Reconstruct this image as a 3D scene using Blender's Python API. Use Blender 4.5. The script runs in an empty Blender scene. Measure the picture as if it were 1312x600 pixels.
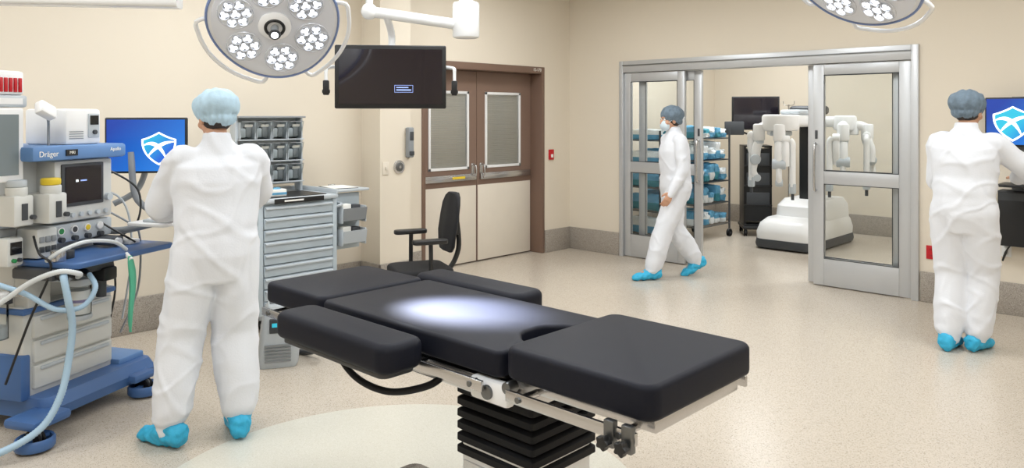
import bpy, bmesh, math, random
from mathutils import Vector, Matrix, Euler, noise
random.seed(3)
COL = bpy.context.scene.collection
V = Vector
R = math.radians

# ------------------------------------------------------------------ materials
def lin(h):
    h = h.lstrip('#')
    o = []
    for i in (0, 2, 4):
        c = int(h[i:i+2], 16)/255
        o.append(c/12.92 if c <= .04045 else ((c+.055)/1.055)**2.4)
    return (o[0], o[1], o[2], 1)

def MAT(name, col, rough=.5, metal=0, var=.04, vs=6, bump=0, bs=200, emis=0, coat=0, sheen=0, spec=None):
    m = bpy.data.materials.new(name); m.use_nodes = True
    nt = m.node_tree; N = nt.nodes; L = nt.links
    b = N['Principled BSDF']
    c = lin(col)
    tc = N.new('ShaderNodeTexCoord')
    nz = N.new('ShaderNodeTexNoise'); nz.inputs['Scale'].default_value = vs
    nz.inputs['Detail'].default_value = 3
    L.new(tc.outputs['Object'], nz.inputs['Vector'])
    mx = N.new('ShaderNodeMix'); mx.data_type = 'RGBA'
    mx.inputs[6].default_value = tuple(max(0, x*(1-var)) for x in c[:3])+(1,)
    mx.inputs[7].default_value = tuple(min(1, x*(1+var)) for x in c[:3])+(1,)
    L.new(nz.outputs['Fac'], mx.inputs[0])
    L.new(mx.outputs[2], b.inputs['Base Color'])
    b.inputs['Roughness'].default_value = rough
    b.inputs['Metallic'].default_value = metal
    if spec is not None: b.inputs['Specular IOR Level'].default_value = spec
    if coat: b.inputs['Coat Weight'].default_value = coat
    if sheen: b.inputs['Sheen Weight'].default_value = sheen
    if bump:
        n2 = N.new('ShaderNodeTexNoise'); n2.inputs['Scale'].default_value = bs
        L.new(tc.outputs['Object'], n2.inputs['Vector'])
        bp = N.new('ShaderNodeBump'); bp.inputs['Strength'].default_value = bump
        bp.inputs['Distance'].default_value = .002
        L.new(n2.outputs['Fac'], bp.inputs['Height']); L.new(bp.outputs['Normal'], b.inputs['Normal'])
    if emis:
        L.new(mx.outputs[2], b.inputs['Emission Color'])
        b.inputs['Emission Strength'].default_value = emis
    return m

def GRAD(name, c0, c1, x0, x1, emis):
    m = bpy.data.materials.new(name); m.use_nodes = True
    nt = m.node_tree; N = nt.nodes; L = nt.links; b = N['Principled BSDF']
    tc = N.new('ShaderNodeTexCoord'); se = N.new('ShaderNodeSeparateXYZ'); L.new(tc.outputs['Object'], se.inputs[0])
    ad = N.new('ShaderNodeMath'); ad.operation = 'SUBTRACT'; L.new(se.outputs['X'], ad.inputs[0]); L.new(se.outputs['Z'], ad.inputs[1])
    mr = N.new('ShaderNodeMapRange'); mr.inputs[1].default_value = x0; mr.inputs[2].default_value = x1; L.new(ad.outputs[0], mr.inputs[0])
    mx = N.new('ShaderNodeMix'); mx.data_type = 'RGBA'; mx.inputs[6].default_value = lin(c0); mx.inputs[7].default_value = lin(c1)
    L.new(mr.outputs[0], mx.inputs[0]); b.inputs['Base Color'].default_value = (.01, .02, .05, 1)
    L.new(mx.outputs[2], b.inputs['Emission Color']); b.inputs['Emission Strength'].default_value = emis; b.inputs['Roughness'].default_value = .3
    return m

def GLASS(name, tint='#eef4f2', refl=.1):
    m = bpy.data.materials.new(name); m.use_nodes = True
    nt = m.node_tree; N = nt.nodes; L = nt.links
    N.remove(N['Principled BSDF'])
    out = N['Material Output']
    t = N.new('ShaderNodeBsdfTransparent'); t.inputs[0].default_value = lin(tint)
    g = N.new('ShaderNodeBsdfGlossy'); g.inputs['Roughness'].default_value = .03
    lw = N.new('ShaderNodeLayerWeight'); lw.inputs[0].default_value = refl
    mx = N.new('ShaderNodeMixShader')
    L.new(lw.outputs['Fresnel'], mx.inputs[0]); L.new(t.outputs[0], mx.inputs[1]); L.new(g.outputs[0], mx.inputs[2])
    L.new(mx.outputs[0], out.inputs['Surface'])
    return m

def speckle(name, cols, scale, rough, circle=None, circ_cols=None, bump=0):
    m = bpy.data.materials.new(name); m.use_nodes = True
    nt = m.node_tree; N = nt.nodes; L = nt.links
    b = N['Principled BSDF']; tc = N.new('ShaderNodeTexCoord')
    vo = N.new('ShaderNodeTexVoronoi'); vo.inputs['Scale'].default_value = scale
    L.new(tc.outputs['Object'], vo.inputs['Vector'])
    sp = N.new('ShaderNodeSeparateColor'); L.new(vo.outputs['Color'], sp.inputs[0])
    def ramp(cols):
        r = N.new('ShaderNodeValToRGB'); r.color_ramp.interpolation = 'CONSTANT'
        e = r.color_ramp.elements
        e[0].position = cols[0][0]; e[0].color = lin(cols[0][1])
        e[1].position = cols[1][0]; e[1].color = lin(cols[1][1])
        for p, c in cols[2:]:
            k = e.new(p); k.color = lin(c)
        L.new(sp.outputs[0], r.inputs[0]); return r
    r1 = ramp(cols); outc = r1.outputs[0]
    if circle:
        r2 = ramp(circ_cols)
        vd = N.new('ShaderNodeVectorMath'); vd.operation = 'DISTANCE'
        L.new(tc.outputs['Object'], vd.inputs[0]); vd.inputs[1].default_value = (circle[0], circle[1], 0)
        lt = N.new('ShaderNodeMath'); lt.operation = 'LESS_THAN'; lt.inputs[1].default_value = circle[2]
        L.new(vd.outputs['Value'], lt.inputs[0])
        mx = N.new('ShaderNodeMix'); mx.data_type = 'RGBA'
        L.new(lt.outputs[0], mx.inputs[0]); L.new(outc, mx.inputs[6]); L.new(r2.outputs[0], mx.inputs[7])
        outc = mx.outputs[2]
    L.new(outc, b.inputs['Base Color'])
    b.inputs['Roughness'].default_value = rough
    return m

m_wall = MAT('wall_paint', '#dfd5c4', .65, var=.015, vs=2)
m_ceil = MAT('ceiling_paint', '#efeeea', .8)
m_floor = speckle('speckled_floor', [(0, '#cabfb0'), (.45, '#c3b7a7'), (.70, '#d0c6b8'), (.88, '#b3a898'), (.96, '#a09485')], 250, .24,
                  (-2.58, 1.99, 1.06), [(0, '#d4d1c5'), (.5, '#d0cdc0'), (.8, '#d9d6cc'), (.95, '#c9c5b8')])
m_base = speckle('speckled_cove', [(0, '#a29a90'), (.4, '#989087'), (.7, '#aea69b'), (.88, '#8a8279'), (.96, '#7d756c')], 210, .4)
m_brown = MAT('brown_laminate', '#80685a', .5, var=.06, vs=3)
m_brownf = MAT('brown_frame_paint', '#775f51', .45)
m_cream = MAT('cream_kick_panel', '#dfd6c7', .4)
m_alu = MAT('anodised_aluminium', '#c6c8ca', .38, .45)
m_steel = MAT('stainless_steel', '#c9c9ca', .25, 1, var=.05)
m_steeld = MAT('dark_steel', '#77797a', .35, .9)
m_white = MAT('white_plastic', '#ececeb', .35)
m_whiteg = MAT('white_enamel', '#f0f2f4', .25, coat=.3)
m_cwhite = MAT('cream_machine_plastic', '#d2d3cf', .4)
m_lgrey = MAT('light_grey_plastic', '#bcc3c8', .4)
m_cart = MAT('pale_grey_blue_steel', '#bac6ce', .35)
m_grey = MAT('grey_plastic', '#8d9194', .45)
m_dgrey = MAT('charcoal_plastic', '#3f4246', .45)
m_black = MAT('black_plastic', '#17181a', .4)
m_rub = MAT('black_rubber', '#101115', .6, spec=.25)
m_vinyl = MAT('black_vinyl', '#10131f', .56, var=.08, bump=.12, bs=420, spec=.24)
m_fabric = MAT('black_upholstery', '#17181c', .8, bump=.5, bs=500)
m_blue = MAT('machine_blue', '#456aa0', .4)
m_blue2 = MAT('machine_blue_light', '#638abd', .4)
m_screen = MAT('dark_screen', '#1a141d', .12, coat=.5)
m_scr_black = MAT('black_screen', '#0c0f14', .12, coat=.4)
m_scr_blue = GRAD('blue_gradient_screen', '#0a3aa8', '#1a86ea', -.3, .3, .95)
m_logo_f = GRAD('emblem_blue', '#2fd0ee', '#1c6ae0', -.06, .16, .95)
m_logo_w = MAT('screen_white', '#f2fbff', .4, emis=.9, var=0)
m_logo_t = MAT('screen_teal', '#2aa3b8', .4, emis=.8, var=0)
m_scr_txt = MAT('screen_pale_blue', '#8fa5e0', .4, emis=.8, var=0)
m_scr_grey = MAT('grey_screen', '#7d878a', .2)
m_red = MAT('red_plastic', '#c01622', .4)
m_yellow = MAT('yellow_plastic', '#e3c62e', .4)
m_green = MAT('green_latex', '#5cc09c', .5)
m_grn = MAT('green_knob', '#2f8a4f', .4)
m_hose = MAT('pale_blue_hose', '#a9c6dc', .45)
m_hosew = MAT('white_hose', '#d5dadc', .45)
m_purple = MAT('violet_granules', '#8f86ad', .7, vs=80, var=.2)
m_glass = GLASS('pane_glass', '#fbfcfc', .2)
m_clear = GLASS('clear_plastic', '#fafcfc', .2)
m_skin = MAT('skin', '#c99a7d', .55, var=.08, vs=20)
m_lip = MAT('lips', '#a9655a', .5)
m_hair = MAT('dark_hair', '#2b221d', .7, bump=.6, bs=150)
m_eyew = MAT('eye_white', '#efece6', .2); m_iris = MAT('iris', '#3a2a1e', .2)
m_suit = MAT('white_coverall_fabric', '#e3e6ec', .75, var=.02, bump=.35, bs=120, sheen=.1)
m_cap = MAT('pale_blue_cap_fabric', '#b4cfdf', .75, var=.15, vs=40, bump=.8, bs=120)
m_cap2 = MAT('grey_blue_cap_fabric', '#6b7c8a', .75, var=.3, vs=40, bump=.8, bs=120)
m_shoe = MAT('blue_shoe_cover_fabric', '#34b0da', .6, var=.15, vs=30, bump=.8, bs=120)
m_mask = MAT('mask_fabric', '#cfdde6', .8)
m_blind = MAT('white_blind', '#d5d0c6', .5)
m_lens = MAT('lit_lens', '#f2f6ff', .2, emis=3.0, var=0)
m_lensring = MAT('lens_reflector', '#e2e6ee', .25, .2)
m_lightface = MAT('lamp_face_grey', '#dfe3ec', .35, .0)
m_lightrim = MAT('lamp_rim_blue', '#7387b4', .35)
m_pack_b = MAT('blue_wrap', '#62a4c8', .6, vs=20, var=.2, bump=.6, bs=60)
m_pack_w = MAT('white_wrap', '#e6ebec', .6, vs=20, var=.08, bump=.6, bs=60)
m_pack_t = MAT('teal_wrap', '#3f8f9f', .6, vs=20, var=.2, bump=.6, bs=60)
m_paper = MAT('paper', '#f1f0ea', .7)

# ------------------------------------------------------------------ geometry
def crom(pts, sub):
    P = [V(p) for p in pts]
    if len(P) < 3 or sub <= 1: return P
    o = []
    for i in range(len(P)-1):
        p0 = P[max(i-1, 0)]; p1 = P[i]; p2 = P[i+1]; p3 = P[min(i+2, len(P)-1)]
        for k in range(sub):
            t = k/sub
            o.append(.5*((2*p1)+(p2-p0)*t+(2*p0-5*p1+4*p2-p3)*t*t+(3*p1-p0-3*p2+p3)*t**3))
    o.append(P[-1]); return o

def rrect(x0, x1, y0, y1, r, n=6):
    o = []
    for cx, cy, a in ((x1-r, y1-r, 0), (x0+r, y1-r, 90), (x0+r, y0+r, 180), (x1-r, y0+r, 270)):
        for k in range(n+1):
            t = R(a+90*k/n); o.append((cx+r*math.cos(t), cy+r*math.sin(t)))
    return o

def add_rings(bm, rings, cap=True, closed=False):
    vs = [[bm.verts.new(p) for p in r] for r in rings]
    n = len(vs[0]); m = len(vs)
    for i in range(m if closed else m-1):
        a = vs[i]; b = vs[(i+1) % m]
        for j in range(n):
            bm.faces.new((a[j], a[(j+1) % n], b[(j+1) % n], b[j]))
    if cap and not closed:
        bm.faces.new(vs[0][::-1]); bm.faces.new(vs[-1])

def tube_bm(bm, pts, rad, n=12, cap=True):
    if not isinstance(rad, (list, tuple)): rad = [rad]*len(pts)
    rings = []; prev = None
    for i, p in enumerate(pts):
        t = (pts[min(i+1, len(pts)-1)]-pts[max(i-1, 0)])
        if t.length < 1e-7: t = V((0, 0, 1))
        t.normalize()
        if prev is None:
            s = t.orthogonal().normalized()
        else:
            s = prev-t*prev.dot(t)
            s = s.normalized() if s.length > 1e-6 else t.orthogonal().normalized()
        prev = s; u = t.cross(s)
        rings.append([p+(s*math.cos(2*math.pi*k/n)+u*math.sin(2*math.pi*k/n))*rad[i] for k in range(n)])
    add_rings(bm, rings, cap)

def zto(v):
    return V((0, 0, 1)).rotation_difference(V(v).normalized()).to_matrix().to_4x4()

class G:
    def __init__(s): s.bm = bmesh.new(); s.mats = []
    def add(s, t, m, M=None, bev=0, seg=2, ang=.7):
        bmesh.ops.recalc_face_normals(t, faces=t.faces)
        if bev:
            ed = [e for e in t.edges if len(e.link_faces) == 2 and e.calc_face_angle(0) > ang]
            bmesh.ops.bevel(t, geom=ed, offset=bev, segments=seg, affect='EDGES', profile=.5)
        if M is not None: bmesh.ops.transform(t, matrix=M, verts=t.verts)
        if m not in s.mats: s.mats.append(m)
        i = s.mats.index(m)
        for f in t.faces: f.material_index = i
        me = bpy.data.meshes.new('t'); t.to_mesh(me); t.free(); s.bm.from_mesh(me); bpy.data.meshes.remove(me)
        return s
    def bx(s, x0, x1, y0, y1, z0, z1, m, bev=0, seg=2, M=None):
        t = bmesh.new(); bmesh.ops.create_cube(t, size=1)
        bmesh.ops.transform(t, matrix=Matrix.Translation(((x0+x1)/2, (y0+y1)/2, (z0+z1)/2)) @ Matrix.Diagonal((abs(x1-x0), abs(y1-y0), abs(z1-z0), 1)), verts=t.verts)
        return s.add(t, m, M, bev, seg)
    def rb(s, c, size, m, rot=(0, 0, 0), bev=0):
        M = Matrix.Translation(c) @ Euler(rot).to_matrix().to_4x4()
        return s.bx(-size[0]/2, size[0]/2, -size[1]/2, size[1]/2, -size[2]/2, size[2]/2, m, bev, 2, M)
    def cyl(s, p0, p1, r, m, r2=None, n=24, bev=0):
        p0 = V(p0); p1 = V(p1); d = p1-p0
        t = bmesh.new(); bmesh.ops.create_cone(t, cap_ends=True, segments=n, radius1=r, radius2=r if r2 is None else r2, depth=d.length)
        return s.add(t, m, Matrix.Translation((p0+p1)/2) @ zto(d), bev, 2, 1.0)
    def sph(s, c, r, m, sc=(1, 1, 1), rot=(0, 0, 0), n=20):
        t = bmesh.new(); bmesh.ops.create_uvsphere(t, u_segments=n, v_segments=n//2+2, radius=r)
        return s.add(t, m, Matrix.Translation(c) @ Euler(rot).to_matrix().to_4x4() @ Matrix.Diagonal((*sc, 1)))
    def tube(s, pts, r, m, n=10, sub=6):
        P = crom(pts, sub)
        t = bmesh.new(); tube_bm(t, P, r, n); return s.add(t, m)
    def prism(s, p2, z0, z1, m, bev=0, seg=3, M=None, ang=1.0):
        t = bmesh.new(); add_rings(t, [[V((x, y, z0)) for x, y in p2], [V((x, y, z1)) for x, y in p2]])
        return s.add(t, m, M, bev, seg, ang)
    def rings(s, R_, m, M=None, bev=0):
        t = bmesh.new(); add_rings(t, [[V(p) for p in r] for r in R_]); return s.add(t, m, M, bev)
    def lathe(s, prof, m, M=None, n=32):
        t = bmesh.new()
        add_rings(t, [[V((r*math.cos(2*math.pi*k/n), r*math.sin(2*math.pi*k/n), z)) for k in range(n)] for r, z in prof])
        return s.add(t, m, M)
    def torus(s, R_, r, m, M=None, n=40, k=10):
        t = bmesh.new(); rr = []
        for i in range(n):
            a = 2*math.pi*i/n
            rr.append([V(((R_+r*math.cos(2*math.pi*j/k))*math.cos(a), (R_+r*math.cos(2*math.pi*j/k))*math.sin(a), r*math.sin(2*math.pi*j/k))) for j in range(k)])
        add_rings(t, rr, closed=True); return s.add(t, m, M)
    def poly(s, pts, m):
        t = bmesh.new(); t.faces.new([t.verts.new(p) for p in pts])
        if m not in s.mats: s.mats.append(m)
        for f in t.faces: f.material_index = s.mats.index(m)
        me = bpy.data.meshes.new('t'); t.to_mesh(me); t.free(); s.bm.from_mesh(me); bpy.data.meshes.remove(me); return s
    def text(s, txt, size, loc, m, rot=(math.pi/2, 0, 0), ext=.0006):
        cu = bpy.data.curves.new('t', 'FONT'); cu.body = txt; cu.size = size; cu.extrude = ext
        cu.align_x = 'CENTER'; cu.align_y = 'CENTER'
        ob = bpy.data.objects.new('t', cu); COL.objects.link(ob)
        dg = bpy.context.evaluated_depsgraph_get(); me = bpy.data.meshes.new_from_object(ob.evaluated_get(dg))
        bpy.data.objects.remove(ob)
        me.transform(Matrix.Translation(loc) @ Euler(rot).to_matrix().to_4x4())
        if m not in s.mats: s.mats.append(m)
        for p in me.polygons: p.material_index = s.mats.index(m)
        s.bm.from_mesh(me); bpy.data.meshes.remove(me); return s
    def obj(s, name, parent=None, label=None, loc=(0, 0, 0), rot=(0, 0, 0), sm=38, **kw):
        me = bpy.data.meshes.new(name); s.bm.to_mesh(me); s.bm.free()
        for m in s.mats: me.materials.append(m)
        for p in me.polygons: p.use_smooth = True
        me.set_sharp_from_angle(angle=R(sm))
        o = bpy.data.objects.new(name, me); COL.objects.link(o)
        o.location = loc; o.rotation_euler = rot
        if parent: o.parent = parent
        if label: o['label'] = label
        for k, v in kw.items(): o[k] = v
        return o

def thing(name, label, cat, loc=(0, 0, 0), rz=0, **kw):
    o = bpy.data.objects.new(name, None); COL.objects.link(o)
    o.empty_display_size = .2; o.location = loc; o.rotation_euler = (0, 0, R(rz))
    o['label'] = label; o['category'] = cat
    for k, v in kw.items(): o[k] = v
    return o

def dup(o, parent=None, loc=None, rot=None, label=None):
    c = o.copy(); COL.objects.link(c)
    if parent is not None: c.parent = parent
    if loc is not None: c.location = loc
    if rot is not None: c.rotation_euler = rot
    if label: c['label'] = label
    for k in list(o.children): dup(k, c)
    return c

def structure(o): o['kind'] = 'structure'; return o

# ------------------------------------------------------------------ room shell
WX, WY = -5.93, 7.25
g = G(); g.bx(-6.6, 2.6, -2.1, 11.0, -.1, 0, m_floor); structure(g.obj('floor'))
g = G(); g.bx(-6.3, 2.6, -2.1, 7.35, 3.1, 3.2, m_ceil); g.bx(-6.3, -.3, 7.35, 11, 3.1, 3.2, m_ceil); structure(g.obj('ceiling'))
DY0, DY1, DZ = 4.937, 6.78, 2.16
g = G()
g.bx(WX-.3, WX, -2.1, DY0, 0, 3.1, m_wall); g.bx(WX-.3, WX, DY1, WY, 0, 3.1, m_wall)
g.bx(WX-.3, WX, DY0, DY1, DZ, 3.1, m_wall); g.bx(WX, -5.646, 4.219, 4.568, 0, 3.1, m_wall)
structure(g.obj('wall_left'))
SX0, SX1, SZ = -5.18, -2.043, 2.215
g = G()
g.bx(WX-.3, SX0, WY, WY+.2, 0, 3.1, m_wall); g.bx(SX1, 2.6, WY, WY+.2, 0, 3.1, m_wall); g.bx(SX0, SX1, WY, WY+.2, SZ, 3.1, m_wall)
structure(g.obj('wall_back'))
g = G(); g.bx(2.5, 2.6, -2.1, WY, 0, 3.1, m_wall); structure(g.obj('wall_right'))
g = G(); g.bx(-6.3, 2.6, -2.2, -2.1, 0, 3.1, m_wall); structure(g.obj('wall_front'))
g = G(); g.bx(-6.05, -5.95, WY+.2, 10.9, 0, 3.1, m_wall); structure(g.obj('wall_storage_left'))
g = G(); g.bx(-6.05, -.4, 10.8, 10.9, 0, 3.1, m_wall); structure(g.obj('wall_storage_back'))
g = G(); g.bx(-.5, -.4, WY+.2, 10.8, 0, 3.1, m_wall); structure(g.obj('wall_storage_right'))
g = G(); g.bx(-6.3, -6.2, DY0-.2, DY1+.2, 0, 2.4, m_wall); structure(g.obj('wall_corridor'))
BH = .26
def bb(name, *b):
    g = G()
    for q in b: g.bx(*q, m_base, .006)
    structure(g.obj(name))
bb('baseboard_left', (WX, WX+.02, -2.1, 4.2, 0, BH), (WX, WX+.02, 4.59, DY0-.01, 0, BH), (WX, WX+.02, DY1+.01, WY, 0, BH),
   (WX, -5.626, 4.199, 4.219, 0, BH), (-5.646, -5.626, 4.199, 4.588, 0, BH), (WX, -5.626, 4.568, 4.588, 0, BH))
bb('baseboard_back', (WX+.02, SX0-.01, WY-.02, WY, 0, BH), (SX1+.01, 2.5, WY-.02, WY, 0, BH))
bb('baseboard_storage', (-5.93, -.5, 10.78, 10.8, 0, BH), (-5.95, -5.93, WY+.2, 10.8, 0, BH))

# brown double door
g = G()
g.bx(WX-.25, WX+.012, DY0, DY0+.045, 0, DZ, m_brownf, .004); g.bx(WX-.25, WX+.012, DY1-.045, DY1, 0, DZ, m_brownf, .004)
g.bx(WX-.25, WX+.012, DY0+.045, DY1-.045, DZ-.075, DZ, m_brownf, .004)
g.text('15-170', .05, (WX+.0135, DY1-.13, DZ-.036), m_paper, rot=(R(90), 0, R(90)))
structure(g.obj('trim_1'))
def leaf(name, y0, y1, hinge_left):
    xf = -6.10
    g = G(); zt = DZ-.08
    a, b_ = (y0+.20, y1-.14) if hinge_left else (y0+.14, y1-.20)
    w0, w1, v0, v1 = a-.02, b_+.02, 1.02, 1.86
    g.bx(xf-.045, xf, y0, w0, .86, zt, m_brown); g.bx(xf-.045, xf, w1, y1, .86, zt, m_brown)
    g.bx(xf-.045, xf, w0, w1, .86, v0, m_brown); g.bx(xf-.045, xf, w0, w1, v1, zt, m_brown)
    g.bx(xf-.045, xf, y0, y1, .012, .86, m_brown); g.bx(xf, xf+.004, y0+.01, y1-.01, .015, .84, m_cream, .002)
    o = structure(g.obj(name))
    g = G(); f = .03
    g.bx(xf-.02, xf+.012, w0, w0+f, v0, v1, m_white, .003); g.bx(xf-.02, xf+.012, w1-f, w1, v0, v1, m_white, .003)
    g.bx(xf-.02, xf+.012, w0, w1, v0, v0+f, m_white, .003); g.bx(xf-.02, xf+.012, w0, w1, v1-f, v1, m_white, .003)
    g.obj('window_frame', o)
    g = G()
    z = v0+.045
    while z < v1-.04:
        g.rb((xf-.012, (w0+w1)/2, z), (.003, w1-w0-.07, .022), m_blind, rot=(0, R(30), 0)); z += .0235
    g.obj('blind', o)
    g = G(); g.bx(xf+.004, xf+.007, w0+f, w1-f, v0+f, v1-f, m_glass); g.obj('pane', o)
    g = G(); g.bx(xf, xf+.035, y0+.03, y1-.03, .90, .97, m_steel, .006); g.bx(xf+.035, xf+.05, y0+.06, y1-.06, .915, .955, m_steel, .006); g.obj('push_bar', o, 'brushed steel push bar')
    hy = y1-.06 if hinge_left else y0+.06
    g = G(); g.bx(xf, xf+.008, hy-.025, hy+.025, .90, 1.08, m_steel, .003)
    g.tube([(xf, hy, .93), (xf+.055, hy, .95), (xf+.055, hy, 1.05), (xf, hy, 1.07)], .009, m_steel); g.obj('handle', o, 'steel pull handle')
    return o
ym = (DY0+DY1)/2
leaf('door_1', DY0+.047, ym-.003, True); leaf('door_2', ym+.003, DY1-.047, False)
o = bpy.data.objects['door_1']
g = G(); g.bx(-6.05, -6.046, ym-.40, ym-.22, .925, .95, m_yellow); g.obj('warning_sticker', o, 'yellow warning sticker')

# sliding glass door set
g = G()
y0, y1 = WY-.03, WY+.15
g.bx(SX0, SX0+.05, y0, y1, 0, SZ, m_alu, .004); g.bx(SX1-.06, SX1, y0, y1, 0, SZ, m_alu, .004)
g.bx(SX0+.05, SX1-.06, y0, y1, SZ-.13, SZ, m_alu, .004)
g.bx(SX0+.05, SX1-.06, y0-.012, y0, SZ-.055, SZ-.045, m_steeld)
structure(g.obj('trim_2'))
def slide(name, x0, x1, y, lead):
    g = G(); t = .045; zt = SZ-.135; s = .10 if x1-x0 > .85 else .085
    g.bx(x0, x0+s, y, y+t, .01, zt, m_alu, .004); g.bx(x1-s, x1, y, y+t, .01, zt, m_alu, .004)
    g.bx(x0+s, x1-s, y, y+t, zt-.10, zt, m_alu, .003); g.bx(x0+s, x1-s, y, y+t, .96, 1.08, m_alu, .003)
    g.bx(x0+s, x1-s, y, y+t, .01, .26, m_alu, .003)
    for xa in (x0+s, x1-s-.006):
        for q, w in ((.26, .96), (1.08, zt-.10)):
            g.bx(xa, xa+.006, y-.003, y, q, w, m_dgrey)
    for z in (.26, .954, 1.08, zt-.106): g.bx(x0+s, x1-s, y-.003, y, z, z+.006, m_dgrey)
    o = structure(g.obj(name))
    for q, w in ((.26, .96), (1.08, zt-.10)):
        g = G(); g.bx(x0+s, x1-s, y+t/2-.003, y+t/2+.003, q, w, m_glass); g.obj('pane', o)
    hx = x0+.03 if lead < 0 else x1-.03
    if lead:
        g = G(); g.tube([(hx, y, .90), (hx, y-.05, .93), (hx, y-.05, 1.30), (hx, y, 1.33)], .011, m_steel); g.obj('handle', o, 'long steel pull handle')
        g = G(); g.bx(hx-.012, hx+.012, y-.006, y, 1.38, 1.46, m_dgrey, .002); g.obj('lock', o)
    return o
slide('door_3', SX0+.055, -4.35, WY+.0, 0)
slide('door_4', -4.98, -4.19, WY+.075, 1)
slide('door_5', -2.965, SX1-.065, WY+.0, -1)
slide('door_6', -3.05, -2.2, WY+.085, 0)

# ------------------------------------------------------------------ wall fittings (local: facing -Y, back on y=0)
def wallbox(name, label, cat, loc, rz, build):
    o = thing(name, label, cat, loc, rz); build(o); return o
def b_(o):
    g = G(); g.bx(-.04, .04, -.02, 0, -.06, .06, m_red, .004); g.obj('plate', o)
    g = G(); g.bx(-.018, .018, -.028, -.02, -.035, .005, m_white, .003); g.obj('button', o, 'white lever')
wallbox('emergency_pull', 'small red emergency pull plate beside the brown door', 'alarm', (WX, 6.9, 1.14), 90, b_)
def b_(o):
    g = G(); g.bx(-.038, .038, -.01, 0, -.058, .058, m_red, .003); g.obj('plate', o)
    for z in (-.026, .026):
        g = G(); g.cyl((0, -.014, z), (0, -.01, z), .017, m_red); g.bx(-.007, -.004, -.016, -.0135, z-.004, z+.006, m_black); g.bx(.004, .007, -.016, -.0135, z-.004, z+.006, m_black); g.obj('socket', o)
wallbox('power_outlet', 'red emergency power outlet above the speckled base', 'outlet', (-1.95, WY, .43), 0, b_)
def b_(o):
    g = G(); g.bx(-.036, .036, -.008, 0, -.058, .058, m_white, .003); g.obj('plate', o)
    for z in (-.026, .026):
        g = G(); g.cyl((0, -.012, z), (0, -.008, z), .016, m_cwhite); g.bx(-.007, -.004, -.0135, -.012, z-.004, z+.006, m_black); g.bx(.004, .007, -.0135, -.012, z-.004, z+.006, m_black); g.obj('socket', o)
wallbox('power_outlet', 'white wall power outlet under the wall-mounted computer', 'outlet', (-1.40, WY, .52), 0, b_)
def b_(o):
    g = G(); g.bx(-.035, .035, -.008, 0, -.058, .058, m_cream, .003); g.obj('plate', o)
    g = G(); g.bx(-.008, .008, -.02, -.008, -.016, .016, m_cream, .002); g.obj('switch_lever', o)
wallbox('light_switch', 'cream light switch plate on the narrow wall column', 'switch', (-5.646, 4.28, 1.12), 90, b_)
def b_(o):
    g = G(); g.cyl((0, .01, 0), (0, -.012, 0), .062, m_steel, bev=.003); g.obj('plate', o)
    g = G(); g.cyl((0, -.012, 0), (0, -.022, 0), .04, m_steeld, bev=.003); g.cyl((0, -.022, 0), (0, -.025, 0), .014, m_steel); g.obj('button', o)
wallbox('door_push_button', 'round steel door-opening button on the wall column', 'button', (-5.646, 4.43, 1.127), 90, b_)
def b_(o):
    g = G(); g.bx(-.032, .032, -.06, 0, -.14, .14, m_grey, .014, 3); g.obj('housing', o)
    g = G(); g.bx(-.022, .022, -.065, -.059, .02, .10, m_dgrey, .004); g.obj('window', o)
    g = G(); g.bx(-.026, .026, -.070, -.050, -.12, -.08, m_dgrey, .006); g.obj('lever', o)
wallbox('soap_dispenser', 'slim grey wall-mounted hand sanitiser dispenser on the column edge', 'dispenser', (-5.646, 4.535, 1.35), 90, b_)

# ------------------------------------------------------------------ screens
def bez2(pts, n=14):
    o = []
    for a, c, b in pts:
        for i in range(n):
            t = i/n; o.append(V(((1-t)**2*a[0]+2*t*(1-t)*c[0]+t*t*b[0], (1-t)**2*a[1]+2*t*(1-t)*c[1]+t*t*b[1], 0)))
    return o
# shield outline: pointed shoulders, domed top, pointed foot
SH = bez2([((-.95, .50), (-.50, .62), (0, .92)), ((0, .92), (.50, .62), (.95, .50)), ((.95, .50), (1.02, -.42), (0, -1.0)), ((0, -1.0), (-1.02, -.42), (-.95, .50))])
def logo(g, cx, cz, s, y):
    f = lambda k, e: [(cx+p.x*k*s, y-e, cz+(p.y*k)*s) for p in SH]
    g.poly(f(1, .0008), m_logo_w); g.poly(f(.88, .0012), m_logo_f)
    def ribbon(pts, w0, w1, wm, m=m_logo_w, e=.0017):
        P = bez2(pts, 18); P.append(V((*pts[-1][2], 0))); n = len(P); A = []; B = []
        for i, p in enumerate(P):
            t = (P[min(i+1, n-1)]-P[max(i-1, 0)]).normalized(); u = V((-t.y, t.x, 0)); q = i/(n-1); ww = w0+(w1-w0)*q+wm*math.sin(math.pi*q)
            A.append(p+u*ww); B.append(p-u*ww)
        for i in range(n-1):
            q = [A[i], A[i+1], B[i+1], B[i]]
            g.poly([(cx+p.x*s, y-e, cz+p.y*s) for p in q], m)
    ribbon([((-.92, .10), (-.10, .62), (.40, -.62))], .01, .03, .09)
    ribbon([((-.60, -.50), (.05, .42), (.93, .34))], .03, .01, .08)

def screen_unit(name, parent, w, h, body, scr, loc, rot=(0, 0, 0), bez=.02, dep=.045, deco=None, label=None):
    g = G(); g.bx(-w/2, w/2, 0, dep, -h/2, h/2, body, .008, 3); g.bx(-w*.3, w*.3, dep, dep+.02, -h*.3, h*.3, body, .008)
    o = g.obj(name, parent, label, loc, rot)
    g = G(); g.bx(-w/2+bez, w/2-bez, -.002, .004, -h/2+bez*1.1, h/2-bez, scr)
    if deco: deco(g)
    g.obj('screen', o)
    return o

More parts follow.
